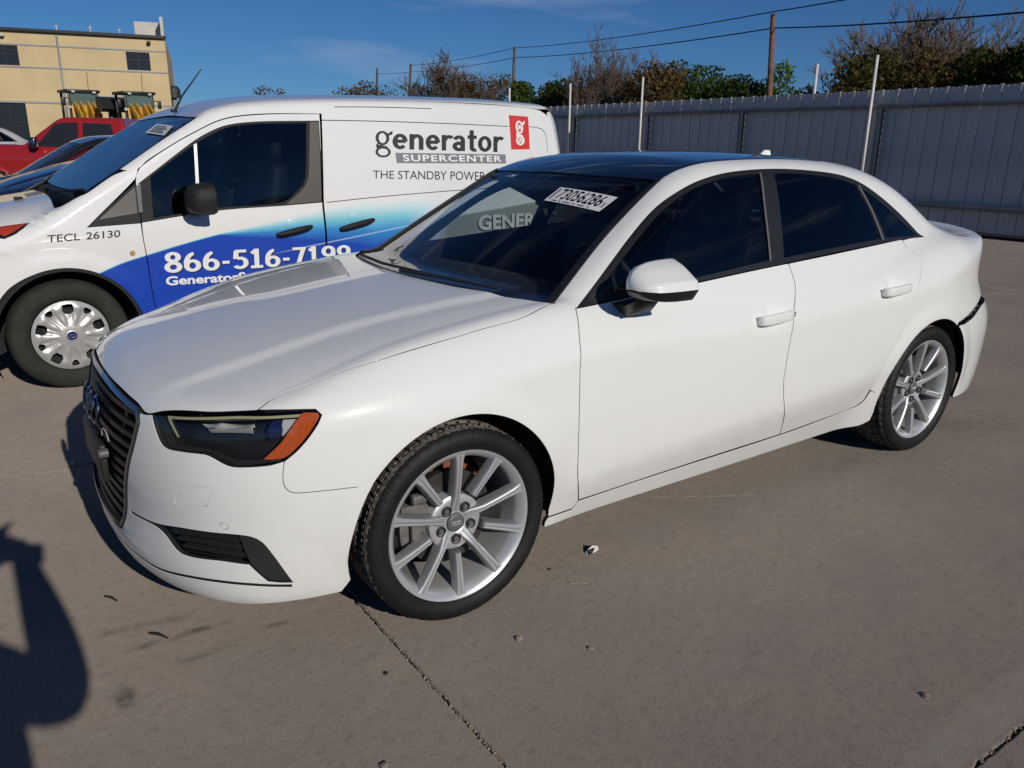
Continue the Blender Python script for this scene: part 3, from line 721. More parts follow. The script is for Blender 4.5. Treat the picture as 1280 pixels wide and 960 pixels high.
panel('tail_light', REAR, rl, [M_red, M_inner], sedan, mirror=True, depth=.03)
rp = np.vstack([rr([3.5, 0, 1.03], [3.44, -.45, 1.015], [3.38, -.62, 1.0], [3.45, -.56, .94], [3.45, -.56, .79]), rr([3.42, -.58, .70], [3.5, 0, .70])])
panel('boot_face', REAR, np.vstack([rp, (rp*[-1, 1])[-2:0:-1]]), [M_white, M_inner], sedan)
e_rb = T3((1199.5, 406.5), (1206, 404.5), (1214, 398.5), (1221, 389.5), (1227, 380.5))
panel('bumper_mount', REAR, np.vstack([REAR.to2(rear_c[4:]), rr([3.25, -.79, .69], [3.40, -.62, .68], [3.42, -.6, .80])]), [M_satin, M_inner], sedan, mirror=True, off=-.012, h=.03)
rbh = np.vstack([REAR.to2(e_rb), rr([3.40, -.6, .68], [3.5, 0, .68], ), ])
rbl = np.vstack([rr([3.5, 0, .23], [3.4, -.55, .23], [3.25, -.80, .225]), REAR.to2(np.array([sp3(2.99, .215)])), REAR.to2(arc3(WB, .358, -15, 57, 22))])
rb = np.vstack([rbl, REAR.to2(e_rb), rr([3.42, -.6, .69], [3.5, 0, .69]), (np.vstack([rbl, REAR.to2(e_rb), rr([3.42, -.6, .69])])*[-1, 1])[::-1][:-1]])
panel('rear_bumper', REAR, rb, [M_white, M_inner], sedan, off=.004)
# torn bracket in the gap over the rear bumper
tp = np.array([(2.84, -.9, .625), (3.0, -.87, .65), (3.15, -.83, .69), (3.24, -.79, .74), (3.28, -.77, .80), (3.25, -.78, .81), (3.14, -.83, .72), (2.98, -.87, .675), (2.84, -.9, .645)])
panel('torn_bracket', REAR, REAR.to2(tp), [M_grey, M_inner], sedan, off=-.014, gap=0., h=.008, relief=lambda P: .006*np.sin(P[:, 0]*170)*np.sin(P[:, 2]*210))
fin = MB()
fin.loft([[(2.28+.085*a, -.011*(1-.7*a), 1.375+.058*a), (2.33+.055*a, -.016*(1-.75*a), 1.375+.058*a), (2.42-.015*a, -.012*(1-.6*a), 1.365+.066*a), (2.42-.015*a, .012*(1-.6*a), 1.365+.066*a), (2.33+.055*a, .016*(1-.75*a), 1.375+.058*a), (2.28+.085*a, .011*(1-.7*a), 1.375+.058*a)] for a in (0, .3, .6, .85, 1.)])
fin.build('roof_antenna', M_white, sedan, angle=50)
# cowl, wipers
cw = np.vstack([top3([(.215, -.0), (.255, -.40), (.315, -.62), (.40, -.73)])])
c2 = TOP.to2(cw); c3 = np.vstack([c2, [[.48, -.72], [.40, -.6], [.335, -.4], [.30, 0]]])
panel('cowl', TOP, np.vstack([c3, (c3*[1, -1])[-2:0:-1]]), [M_satin, M_inner], sedan, off=-.012, rim=False, h=.03, gap=0.)
for (p0, p1, p2) in (((500, 341.5), (560, 353.5), (622, 365.5)), ((452, 322), (478, 334), (540, 347.5))):
    q = hitpx([p0, p1, p2]); mb = MB(); mb.tube([q[0]+[0, 0, .012], q[1]+[0, 0, .016], q[2]+[0, 0, .013]], [.007, .006, .004], 8); mb.build('wiper', M_plastic, sedan)

# mirrors
prof = smooth_poly(np.array([(-.870, .985), (-.869, 1.038), (-.888, 1.080), (-.918, 1.090), (-.965, 1.071), (-1.032, 1.030), (-1.040, 1.0), (-1.018, .967), (-.95, .960), (-.895, .962)]), 40, .012)
cen = np.array([-.945, 1.015])
for sgn in (1,):            # the other mirror is missing from the car
    m = None
    for nm, mt, lo, hi in (('side_mirror', M_white, 1.004, 9), ('mirror_cover', M_satin, -9, 1.001)):
        mb = MB(); rows = []
        for x, s in ((.585, .12), (.592, .40), (.607, .62), (.635, .82), (.67, .93), (.715, .985), (.77, 1.), (.79, .99), (.797, .95)):
            rows.append([(x, sgn*(cen[0]+(p[0]-cen[0])*s), float(np.clip(cen[1]+(p[1]-cen[1])*s, lo, hi))) for p in prof])
        mb.loft(rows); bmesh.ops.remove_doubles(mb.bm, verts=mb.bm.verts[:], dist=1e-5)
        o = mb.build(nm, mt, sedan if m is None else m, angle=50)
        if m is None: m = o
    mb = MB(); mb.loft([[(x, sgn*y, z) for x, y, z in r] for r in (
        [(.64, -.79, .935), (.77, -.79, .945), (.76, -.79, .915), (.66, -.79, .91)], [(.64, -.86, .935), (.755, -.86, .945), (.745, -.86, .905), (.66, -.86, .90)],
        [(.635, -.905, .955), (.745, -.905, .965), (.735, -.89, .915), (.65, -.89, .912)], [(.63, -.935, .985), (.745, -.935, .985), (.735, -.93, .962), (.65, -.93, .96)])])
    mb.build('mirror_foot', M_satin, m, angle=60)
    mb = MB(); mb.face([(.799, sgn*(cen[0]+(p[0]-cen[0])*.88), cen[1]+(p[1]-cen[1])*.88) for p in prof]); mb.build('mirror_glass', M_mirrorg, m)

# cabin
pc_ = panel('pillar_cover', OBL, O2(T3((700, 383), (694, 379), (751, 304), (795, 257), (830, 226), (858, 226), (880, 217), (950, 211), (1040, 214), (1040, 232), (950, 233), (915, 237), (880, 249), (850, 277), (822, 318), (800, 352), (790, 371), (730, 384))), [M_trimin, M_trimin], sedan, mirror=True, off=-.055, rim=False, gap=0., h=.03)

bpy.data.objects.remove(pc_[0])
mb = MB(); rows = []
for y in np.linspace(-.70, .70, 15):
    b = .03*math.cos(y*2); rows.append([(.36, y, .80), (.40, y, .905+b), (.60, y, .93+b), (.80, y, .90+b*.6), (.86, y, .80), (.82, y, .62), (.40, y, .55)])
mb.loft(rows); mb.build('dashboard', M_trimin, sedan, angle=50)
mb = MB(); mb.lathe([(.185+.014*math.cos(a), .014*math.sin(a)) for a in np.linspace(0, 2*math.pi, 10, endpoint=False)], 40, 'X', closed=True)
mb.box((0, 0, 0), (.03, .12, .10), bev=.012); mb.box((.005, 0, -.02), (.016, .34, .03), bev=.005); mb.box((.005, 0, -.10), (.016, .03, .16), bev=.005)
sw = mb.build('steering_wheel', M_trimin, sedan); sw.location = (1.0, -.36, .90); sw.rotation_euler = (0, R(-24), 0)
def seat(x, y, w):
    mb = MB(); mb.box((x-.22, y, .46), (.54, w, .16), bev=.05, seg=3); mb.box((x+.10, y, .78), (.15, w*.94, .66), bev=.055, seg=3, ry=R(16)); o = mb.build('seat', M_seat, sedan, angle=60)
    h = MB(); h.box((x+.23, y, 1.17), (.10, .25, .17), bev=.04, seg=3, ry=R(10)); h.tube([(x+.21, y-.06, 1.02), (x+.22, y-.06, 1.12)], .007, 6); h.tube([(x+.21, y+.06, 1.02), (x+.22, y+.06, 1.12)], .007, 6)
    h.build('headrest', M_seat, o, angle=60)
seat(1.45, -.36, .50); seat(1.45, .36, .50)
mb = MB(); mb.box((2.1, 0, .46), (.52, 1.3, .18), bev=.05); mb.box((2.42, 0, .78), (.16, 1.3, .62), bev=.05, ry=R(22)); mb.build('rear_seat', M_seat, sedan, angle=60)
for y in (-.36, .36): 
    mb = MB(); mb.box((2.53, y, 1.10), (.09, .24, .14), bev=.04, ry=R(15)); mb.build('headrest', M_seat, sedan, angle=60)
mb = MB(); mb.box((1.3, 0, .26), (3.2, 1.56, .06)); mb.box((.44, 0, .55), (.04, 1.44, .6)); mb.box((2.75, 0, .96), (.5, 1.2, .03)); mb.box((1.9, 0, .22), (2.2, .5, .08)); mb.build('cabin_floor', M_inner, sedan)
mb = MB(); mb.box((.2, 0, .30), (1.0, 1.0, .20)); mb.build('underbody', M_inner, sedan)
mb = MB(); mb.box((-.45, 0, .28), (.4, .8, .16)); mb.build('undertray', M_inner, sedan)
mb = MB(); mb.box((3.1, 0, .30), (.6, 1.0, .2)); mb.build('rear_floor', M_inner, sedan)
# inside mirror and sensor housing behind the windscreen
mb = MB(); mb.loft([[(x, y*w, z) for y, w in ((-1, .5), (1, .5))]+[(x+.05, y*w, z-.045) for y, w in ((1, .42), (-1, .42))] for x, z, w in ((.99, 1.30, .16),)]+[[(.90, -.06, 1.262), (.90, .06, 1.262), (.94, .05, 1.21), (.94, -.05, 1.21)]])
mb.box((.955, .005, 1.235), (.05, .09, .09), bev=.015); mb.build('sensor_housing', M_trimin, sedan, angle=60)
mb = MB(); mb.box((1.01, -.01, 1.235), (.04, .25, .07), bev=.018, seg=3, rz=-.15); im = mb.build('rear_view_mirror', M_trimin, sedan, angle=60)
mb = MB(); mb.box((.93, -.03, 1.17), (.02, .02, .03), bev=.004); mb.build('rain_sensor', M_trimin, sedan)
# wheel wells
for xc in (0, WB):
    for sgn in (1, -1):
        mb = MB(); mb.lathe([(.362, sgn*-.845), (.368, sgn*-.80), (.374, sgn*-.58), (.20, sgn*-.52), (.0, sgn*-.52)], 40, 'Y', (xc, 0, .318), ang=R(196), a0=R(-10)); mb.build('wheel_liner', M_inner, sedan)

# lot sticker on the windscreen
st = np.array([(680, 250.4), (749, 264.6), (772.4, 246.7), (700.9, 234)])
S2 = WSD.to2(hitpx(st))
def onws(off): return lambda p: (lambda P: P+gradf(F, P)*off)(lift(WSD, p))
uv = np.array([(u, v) for v in np.linspace(0, 1, 5) for u in np.linspace(0, 1, 13)])
fc = [(j*13+i, j*13+i+1, j*13+i+14, j*13+i+13) for j in range(4) for i in range(12)]
stk = decal('lot_sticker', uv, fc, S2, onws(.0005), M_sticker, sedan)
def sub(q, u0, v0, u1, v1):
    q = np.array(q); g = lambda u, v: q[0]*(1-u)*(1-v)+q[1]*u*(1-v)+q[2]*u*v+q[3]*(1-u)*v
    return [g(u0, v0), g(u1, v0), g(u1, v1), g(u0, v1)]
uv, fc, wh = text_mesh('73056286', .012); decal('lot_number', uv, fc, sub(S2, .125, .22, .90, .93), onws(.0018), M_ink, stk)
uv, fc, wh = text_mesh('X', .01); decal('lot_letter', uv, fc, sub(S2, .925, .22, .975, .55), onws(.0018), M_ink, stk)
uv, fc, wh = text_mesh('l', .0); decal('lot_stroke', uv, fc, sub(S2, .045, .15, .07, .9), onws(.0018), M_ink, stk)
for u0, u1 in ((.12, .22), (.25, .30), (.33, .47), (.5, .56), (.6, .72), (.76, .80)):
    decal('fine_print', np.array([(0, 0), (1, 0), (1, 1), (0, 1)]), [(0, 1, 2, 3)], sub(S2, u0, .07, u1, .115), onws(.0018), M_ink, stk)

# ---------------------------------------------------------------- sedan wheels
M_flank = mat('spoke_flank_silver', (.34, .34, .345), .38, metal=.6)
def sedan_wheel():
    # rim barrel and lip; outward is -Y; wheel centre at the origin, tyre centre plane at y=0
    mb = MB()
    mb.lathe([(.205, .10), (.214, .0), (.218, -.06), (.226, -.085), (.236, -.094), (.242, -.099), (.2465, -.1005), (.2485, -.098), (.2485, -.093), (.240, -.088), (.228, -.08), (.222, .1)], 96, 'Y')
    w = mb.build('wheel', M_silver, None, angle=40)
    mb = MB(); prof = [(.238, -.082), (.247, -.0965), (.253, -.1045), (.262, -.1095), (.275, -.1135), (.289, -.1125), (.300, -.1085), (.309, -.1005)]
    tread = [(.3145, -.092), (.3165, -.076), (.3165, -.074), (.3165, -.066), (.3175, -.064), (.3175, -.030), (.3175, -.028), (.3180, -.020), (.3180, .020), (.3175, .028), (.3175, .030), (.3175, .050), (.3165, .07), (.3165, .08), (.3145, .092)]
    gro = {3: .006, 2: .0, 5: .0065, 6: .0065, 9: .0065, 10: .0065, 12: .006}
    back = [(r, -h) for r, h in prof[::-1]]
    full = prof+tread+back; n = 384; rows = []
    for i, (r, h) in enumerate(full):
        ti = i-len(prof); ring = []
        for k in range(n):
            rr_ = r
            if 0 <= ti < len(tread):
                if ti in gro and gro[ti]: rr_ -= gro[ti]
                else:
                    ph = (k+(ti*2)) % 8
                    if ph == 0: rr_ -= .0048
                    elif ph == 4 and ti in (4, 7, 8, 11): rr_ -= .002
            elif ti in (-1, -2) or ti in (len(tread), len(tread)+1):
                if k % 8 == 0: rr_ -= .002
            a = 2*math.pi*k/n; z = rr_*math.sin(a)
            ring.append((rr_*math.cos(a), h, max(z, -.3155)))
        rows.append(ring)
    mb.loft(rows, cap=False); bmesh.ops.recalc_face_normals(mb.bm, faces=mb.bm.faces[:])
    ty = mb.build('tyre', [M_tyre, M_tread], w, angle=30)
    for p in ty.data.polygons:
        c = p.center
        if math.hypot(c.x, c.z) > .3135 and abs(c.y) < .093: p.material_index = 1
    # spokes
    mes = {}
    for k in range(10):
        a = R(90+36*k); me = mes.get(k % 2)
        if me is None:
            mb = MB(); rows = []
            for r, wd, y, dp in ((.040, .017, -.060, .03), (.058, .0165, -.066, .034), (.075, .0135, -.072, .036), (.10, .0105, -.079, .036), (.14, .0108, -.085, .034), (.18, .0118, -.090, .031), (.212, .0135, -.0935, .028), (.226, .0165, -.0945, .022), (.238, .020, -.096, .010)):
                e = .0035
                rows.append([(-wd-.0065, y+dp, r), (-wd-.002, y+.008, r), (-wd*.9, y+.0025, r), (-wd*.9+e, y, r), (-.0012, y+.0006, r), (0, y+.0022, r), (.0012, y+.0006, r), (wd*.9-e, y, r), (wd*.9, y+.0025, r), (wd+.002, y+.008, r), (wd+.0065, y+dp, r)])
            mb.loft(rows if k % 2 == 0 else rows[3:]); o = mb.build('spoke', [M_bright, M_flank], w, angle=28); mes[k % 2] = o.data
            for p in o.data.polygons:
                if p.normal.y > -.62: p.material_index = 1  # flanks take a darker silver by facing, shading put into the colour
            o.rotation_euler = (0, -(a-R(90)), 0)
        else:
            o = link(bpy.data.objects.new('spoke', me), w); o.rotation_euler = (0, -(a-R(90)), 0)
    # webs that spread between the spokes at the hub
    mb = MB(); mb.lathe([(.0, -.055), (.036, -.055), (.040, -.0585), (.070, -.060), (.082, -.0615), (.091, -.056), (.094, -.03), (.086, .02), (.0, .02)], 60, 'Y'); mb.build('hub', M_silver, w, angle=40)
    mb = MB(); mb.lathe([(0, -.0685), (.020, -.068), (.027, -.0665), (.030, -.064), (.0305, -.05)], 40, 'Y'); cap = mb.build('centre_cap', M_grey, w)
    for i in range(4):
        mb = MB(); x = (-.0117+.0078*i); mb.tube([(x+.0052*math.cos(t), -.0692, .0052*math.sin(t)) for t in np.linspace(0, 2*math.pi, 17)], .0007, 5, cap=False)
        mb.build('cap_ring', M_bright, cap)
    bm_ = bc_ = None
    for k in range(5):
        a = R(54+72*k); x, z = .056*math.cos(a), .056*math.sin(a)
        if bm_ is None:
            mb = MB(); mb.lathe([(.0135, -.066), (.0150, -.068), (.0165, -.066), (.0165, -.05), (.0125, -.05)], 24, 'Y'); mb.lathe([(0, -.0605), (.0125, -.0605)], 24, 'Y'); bc = mb.build('bolt_well', M_iron, w)
            mb = MB(); mb.lathe([(0, -.066), (.0075, -.066), (.009, -.0645), (.009, -.05)], 6, 'Y'); bt = mb.build('wheel_bolt', M_grey, w, angle=20); bm_, bc_ = bt.data, bc.data
        else:
            bc = link(bpy.data.objects.new('bolt_well', bc_), w); bt = link(bpy.data.objects.new('wheel_bolt', bm_), w)
        bc.location = (x, 0, z); bt.location = (x, 0, z)
    mb = MB(); mb.lathe([(.075, .012), (.085, -.012), (.156, -.012), (.156, .012)], 64, 'Y'); mb.build('brake_disc', M_iron, w)
    mb = MB(); mb.lathe([(.0, -.018), (.084, -.018), (.086, -.005)], 48, 'Y'); mb.build('disc_hat', M_rust, w)
    mb = MB(); mb.loft([[( -.118-.03*math.cos(t)*0+q*.055*math.cos(t)+.0, y, .13*math.sin(t)) for q, y in ((-1, -.022), (.55, -.035), (1, -.022), (1, .03), (-1, .03))] for t in np.linspace(-.62, .62, 9)]); mb.box((-.128, -.04, .0), (.035, .02, .10), bev=.008); mb.box((-.115, -.036, .10), (.05, .03, .03), bev=.008)
    mb.build('brake_caliper', M_cast, w, angle=40)
    mb = MB(); mb.lathe([(.10, .045), (.17, .045), (.175, .03)], 40, 'Y', ang=R(200), a0=R(20)); mb.build('dust_shield', M_rust, w)
    return w
wf = sedan_wheel(); wf.parent = sedan; wf.location = (0, -.7775, .3155); wf.rotation_euler = (0, 0, 0)
for loc, rz in (((WB, -.763, .3155), 0), ((0, .7775, .3155), math.pi), ((WB, .763, .3155), math.pi)):
    c = copy_tree(wf, sedan); c.location = loc; c.rotation_euler = (0, 0, rz)
# ---------------------------------------------------------------- the van as an implicit shape, in its own frame
VYAW = .035; VORG = np.array([-.695, 3.3575, 0.])
VC, VS = math.cos(VYAW), math.sin(VYAW)
def v_loc(P): Q = np.atleast_2d(P)-VORG; return np.stack([Q[:, 0]*VC+Q[:, 1]*VS, -Q[:, 0]*VS+Q[:, 1]*VC, Q[:, 2]], 1)
v_side = Spl(.15, .855, .3, .885, .5, .905, .75, .914, .95, .912, 1.02, .902, 1.1, .893, 1.3, .868, 1.5, .835, 1.65, .803, 1.75, .77, 1.85, .72)
v_plan = Spl(-.9, -.10, -.6, -.035, -.3, -.008, 0, 0, 2., 0, 3., -.012, 3.6, -.035, 4.0, -.06)
v_nose = Spl(0, -.87, .3, -.855, .5, -.82, .7, -.72, .8, -.61, .88, -.42, .95, -.1)
v_face = Spl(.2, .06, .35, .0, .6, 0., .8, .03, .95, .09, 1.05, .2)
v_hood = Spl(-1., .80, -.8, .905, -.6, .98, -.3, 1.045, 0, 1.095, .3, 1.14)
v_ws = Spl(.9, -.25, 1.1, .09, 1.3, .41, 1.5, .72, 1.6, .89, 1.7, 1.09, 1.78, 1.35)
v_roof = Spl(.4, 1.60, .8, 1.69, 1.2, 1.75, 1.8, 1.795, 2.6, 1.82, 3.2, 1.83, 3.7, 1.82, 3.95, 1.81)
v_rear = Spl(.3, 3.92, .6, 3.95, 1.0, 3.94, 1.4, 3.90, 1.7, 3.84, 1.85, 3.78)
def FV(P):
    x = P[:, 0]; y = np.abs(P[:, 1]); z = P[:, 2]
    side = (y-(v_side(z)+v_plan(x)))*.96
    for xc in (0, 3.06):
        r = np.hypot(x-xc, z-.34); side = side-.012*(1-sstep(.42, .50, r))*sstep(.2, .5, z)
    front = (v_nose(y)+v_face(z)-x)*.75
    hood = (z-(v_hood(x)-.05*(y/.7)**4))*.95
    ws = (v_ws(z)+.01*y*y-x)*.49
    roof = z-(v_roof(x)-.035*(y/.6)**2)
    rear = x-(v_rear(z)-.05*(y/.7)**2)
    nose = smax(front, hood, .06)
    up = smax(smax(ws, roof, .06), .80-z, .02)
    a = smin(nose, up+0., .03)
    a = smax(a, side, .07); a = smax(a, roof, .06)
    a = smax(a, rear, .09)
    return smax(a, .17-z, .02)
# ---------------------------------------------------------------- the lettered van behind the sedan
VFW = lambda P: FV(v_loc(P))
def VT(*px):
    D = rays(np.array(px, float)); t = np.full(len(D), 2.)
    for _ in range(140): t = t+np.clip(VFW(CAM+D*t[:, None]), -.02, .5)*.6
    return v_loc(CAM+D*t[:, None])
VSIDE2 = lambda *px: SIDE.to2(VT(*px))
VFRONT = Dom(axis=.55, rad=1.4, sgn=-1); VREAR = Dom(axis=2.9, rad=1., sgn=1)
van = thing('white_van', 'white panel van with blue swoosh and generator lettering parked behind the white sedan', 'van', VORG, VYAW)
def van_paint():
    m = mat('van_paint', (.80, .80, .79), .35, coat=1., spec=.12); n = m.node_tree.nodes; l = m.node_tree.links; b = n['Principled BSDF']
    tc = n.new('ShaderNodeTexCoord'); tc.object = van; sp = n.new('ShaderNodeSeparateXYZ'); l.new(tc.outputs['Object'], sp.inputs[0])
    X, Z = sp.outputs[0], sp.outputs[2]
    def mr(s, a, b_, c=0., d=1., cl=True):
        q = n.new('ShaderNodeMapRange'); q.clamp = cl; l.new(s, q.inputs[0])
        for i, v in zip((1, 2, 3, 4), (a, b_, c, d)): q.inputs[i].default_value = v
        return q.outputs[0]
    def ma(op, a, b_):
        q = n.new('ShaderNodeMath'); q.operation = op
        for i, v in enumerate((a, b_)):
            if isinstance(v, float): q.inputs[i].default_value = v
            else: l.new(v, q.inputs[i])
        return q.outputs[0]
    pts = VT((119.8, 342.8), (150, 329), (183.7, 318), (249, 298.5), (328, 278.8), (403, 260.8), (440, 254), (480, 250))
    fc = n.new('ShaderNodeFloatCurve'); cv = fc.mapping.curves[0]
    xs = [(p[0]/4, p[2]/2) for p in pts]
    while len(cv.points) < len(xs): cv.points.new(.5, .5)
    for p, (a, c) in zip(cv.points, xs): p.location = (a, c)
    fc.mapping.update(); l.new(ma('DIVIDE', X, 4.), fc.inputs['Value'])
    d = ma('SUBTRACT', ma('MULTIPLY', fc.outputs[0], 2.), Z)
    wid = mr(X, .9, 2.0, .012, .34)
    s = ma('DIVIDE', d, wid)
    cr = n.new('ShaderNodeValToRGB'); e = cr.color_ramp.elements; e[0].position = 0.; e[0].color = (.80, .80, .79, 1); e[1].position = 1.; e[1].color = (.009, .06, .45, 1)
    for p_, c_ in ((.10, (.66, .78, .79, 1)), (.35, (.20, .58, .70, 1)), (.62, (.035, .26, .62, 1))):
        q = cr.color_ramp.elements.new(p_); q.color = c_
    l.new(s, cr.inputs[0])
    # pale streak through the blue
    zl = mr(X, 1.3, 2.25, .735, .86, False); st = ma('ABSOLUTE', ma('SUBTRACT', Z, zl), 0.)
    sk = ma('MULTIPLY', mr(st, .001, .007, 1., 0.), mr(X, 1.2, 1.5, 0., .55))
    m1 = n.new('ShaderNodeMix'); m1.data_type = 'RGBA'; m1.inputs[7].default_value = (.65, .80, .86, 1); l.new(sk, m1.inputs[0]); l.new(cr.outputs[0], m1.inputs[6])
    m2 = n.new('ShaderNodeMix'); m2.data_type = 'RGBA'; m2.inputs[7].default_value = (.74, .76, .75, 1); l.new(mr(X, 2.25, 2.7), m2.inputs[0]); l.new(m1.outputs[2], m2.inputs[6])
    lowb = ma('MULTIPLY', mr(ma('SUBTRACT', Z, mr(X, 2.6, 3.8, .90, 1.02, False)), 0., .012, 1., 0.), mr(X, 2.5, 2.62))
    mg = n.new('ShaderNodeMix'); mg.data_type = 'RGBA'; mg.inputs[7].default_value = (.27, .29, .26, 1); l.new(lowb, mg.inputs[0]); l.new(m2.outputs[2], mg.inputs[6]); m2 = mg
    ny = ma('LESS_THAN', sp.outputs[1], -.6); 
    t2 = n.new('ShaderNodeTexNoise'); t2.inputs['Scale'].default_value = 2.5; t2.inputs['Detail'].default_value = 8.; l.new(tc.outputs['Object'], t2.inputs['Vector'])
    m3 = n.new('ShaderNodeMix'); m3.data_type = 'RGBA'; m3.inputs[6].default_value = (.80, .80, .79, 1); l.new(ny, m3.inputs[0]); l.new(m2.outputs[2], m3.inputs[7])
    m4 = n.new('ShaderNodeMix'); m4.data_type = 'RGBA'; m4.inputs[7].default_value = (.3, .27, .23, 1); l.new(m3.outputs[2], m4.inputs[6]); l.new(ma('MULTIPLY', t2.outputs[0], .07), m4.inputs[0])
    l.new(m4.outputs[2], b.inputs['Base Color'])
    return m
M_van = van_paint()
M_vanpl = mat('van_black_plastic', (.013, .013, .014), .6, spec=.3, bump=(300., .1))
M_appl = mat('pillar_plastic', (.085, .075, .065), .45, bump=(260., .1))
M_vanglass = glass('van_glass', (.26, .32, .34), ior=1.52)
M_vanws = glass('van_windscreen', (.16, .22, .25), ior=1.52)
VM = [M_van, M_inner]
def vpanel(name, dom, o, m=None, par=None, **kw):
    return panel(name, dom, o, m or VM, par or van, f=FV, **kw)
def vs3(x, z): return np.array([x, -float(v_side(np.array([z]))[0]+v_plan(np.array([x]))[0]), z])
def varc(xc, r, a0, a1, n=24): return np.array([(xc+r*math.cos(R(a)), .33+r*math.sin(R(a))) for a in np.linspace(a0, a1, n)])
doo = VSIDE2((399.5, 142.2), (328, 142.9), (279, 149.2), (236, 169.2), (205, 187.5), (184, 201.9), (174, 211), (169.5, 224), (172, 240), (176, 268), (179, 297), (184, 323), (193.6, 379))
doo = np.vstack([doo, [[.52, .36], [.60, .30], [1.615, .30]], VSIDE2((407, 297), (403, 252.6))])
wino = VSIDE2((173.5, 229.5), (242.8, 176.3), (272.3, 160.4), (295, 154.6), (330, 152), (398.3, 151.2), (402.6, 252.7), (356, 256.7), (272, 263), (177.5, 278))
wing = VSIDE2((188, 221), (242.8, 180.6), (279, 161.2), (305, 156), (345, 154), (383, 153.7), (382, 221.4), (375.7, 234.5), (352.7, 253), (272.3, 260), (192, 272.5))
trio = VSIDE2((109, 284), (171.3, 226.8), (176.5, 278.4))
mk = dict(h=.03)
for sgn in (1, -1):
    mir = sgn < 0
    def V1(name, o, m=None, par=None, dom=SIDE, **kw):
        r = vpanel(name, dom, o, m, par, mirror=mir, **kw)
        if mir: bpy.data.objects.remove(r[0]); return r[1]
        return r
    dr = V1('front_door', doo, holes=[wino], gap=.003, **mk)
    V1('window_trim', wino, [M_vanpl, M_inner], dr, holes=[wing], gap=.001, off=-.003, h=.025)
    V1('window_glass', wing, [M_vanglass, M_vanglass], dr, gap=-.004, off=-.008, rim=False, h=.05)
    V1('pillar_cover', VSIDE2((387, 152.2), (398, 152.2), (402, 252), (357.5, 255.6), (378.5, 236), (385.3, 222)), [M_appl, M_inner], dr, gap=.001, off=.001, h=.03)
    V1('glass_divider', VSIDE2((242.3, 181), (245.8, 179), (248.8, 231), (245, 233)), [M_silver, M_inner], dr, gap=0., off=.0, h=.03)
    tr = V1('quarter_trim', trio, [M_vanpl, M_inner], van, gap=.001, off=-.002, h=.03)
    V1('quarter_cover', VSIDE2((123, 274.8), (168.5, 233.5), (172, 266.5)), [M_appl, M_inner], tr, gap=.001, off=.002, h=.03)
    V1('quarter_strip', VSIDE2((169.8, 233), (175.5, 229), (178.5, 265), (173.8, 266)), [M_grey, M_inner], tr, gap=.001, off=.003, h=.03)
    # wing
    fe = np.vstack([VSIDE2((97, 246), (109.5, 240.5), (140, 219.5), (158, 213), (172.5, 211.2), (168.8, 223.8), (109, 284.3), (176, 279), (178.6, 297), (183.5, 323), (193.3, 379)), [[.52, .355], [.50, .30]], varc(0, .395, -5, 150), [[-.50, .60], [-.52, .75], [-.42, .92], [-.2, 1.0], [0, 1.05]]])
    V1('wing', fe, gap=.002, **mk)
    # side with pressed lines
    def gr(*px): L = VSIDE2(*px); return np.vstack([L+[0, .0025], (L-[0, .0025])[::-1]])
    g1 = gr((402.5, 150.2), (470, 151.5), (560, 154.5), (635, 158)); g2 = gr((418, 133.6), (470, 133.8), (539, 135.8)); 
    L = VSIDE2((409, 253), (470, 246.5), (550, 239.6)); L = np.vstack([L, [[3.4, L[-1, 1]+.03]]]); g3 = np.vstack([L+[0, .0025], (L-[0, .0025])[::-1]])
    L = VSIDE2((636.5, 158), (665, 158.6), (677, 161), (682, 168), (685, 190)); g4 = np.vstack([L+[.002, .002], (L-[.002, .002])[::-1]])
    lo = VSIDE2((402, 143), (405, 252), (409, 297)); lo = np.vstack([lo, [[1.622, .30], [1.60, .25]]])
    sd = np.vstack([lo[::-1], VSIDE2((402, 143), (413.5, 129))*[1, 1]])
    ol = np.vstack([[[.52, .25], [.52, .29], [1.61, .29]], lo[::-1][1:], VSIDE2((402, 142), (328, 142), (279, 148.2), (236, 168.2), (205, 186.5), (183, 201), (172.5, 211), (160, 213)), VSIDE2((150, 211.5), (200, 176.8), (244, 148))])
    upx = np.array([.93, 1.05, 1.15, 1.4, 1.8, 2.6, 3.3, 3.60]); upp = lift(TOP, np.stack([upx, 0*upx-.7455], 1), FV)
    up = [[p[0], p[2]] for p in upp]+[ [3.72, 1.66], [3.77, 1.45], [3.80, 1.1], [3.81, .7], [3.80, .25], [3.49, .25]]
    ol = np.vstack([ol, up, varc(3.06, .395, -12, 192), [[2.6, .25], [1.62, .245]]])
    V1('body_side', ol, holes=[g1, g2, g3, g4], gap=.001, h=.035)
    # handles and lamp parts
    for (a, b_) in (((345, 291.5), (388.5, 281)), ((424, 284), (466, 272.5))):
        q = VT(a, b_); mb = MB(); rows = []
        for s in np.linspace(0, 1, 13):
            p = q[0]*(1-s)+q[1]*s; w = .021*(1-.45*abs(2*s-1)**4); y = -p[1]*-1
            rows.append([(p[0], sgn*(p[1]-.020-.014*(1-abs(2*s-1)**4)+.017*math.sin(t)), p[2]-.01+w*math.cos(t)) for t in np.linspace(0, 2*math.pi, 12, endpoint=False)])
        mb.loft(rows); mb.build('door_handle', M_vanpl, van, angle=60)
        c = (q[0]+q[1])/2; mb = MB(); mb.lathe([(.0, -.004), (.045, -.004), (.052, .0)], 24, 'Y', (0, 0, 0)); o = mb.build('handle_cup', M_van, van); o.location = (c[0], sgn*(c[1]-.001), c[2]+.022); o.rotation_euler = (0, 0, 0 if sgn > 0 else math.pi)
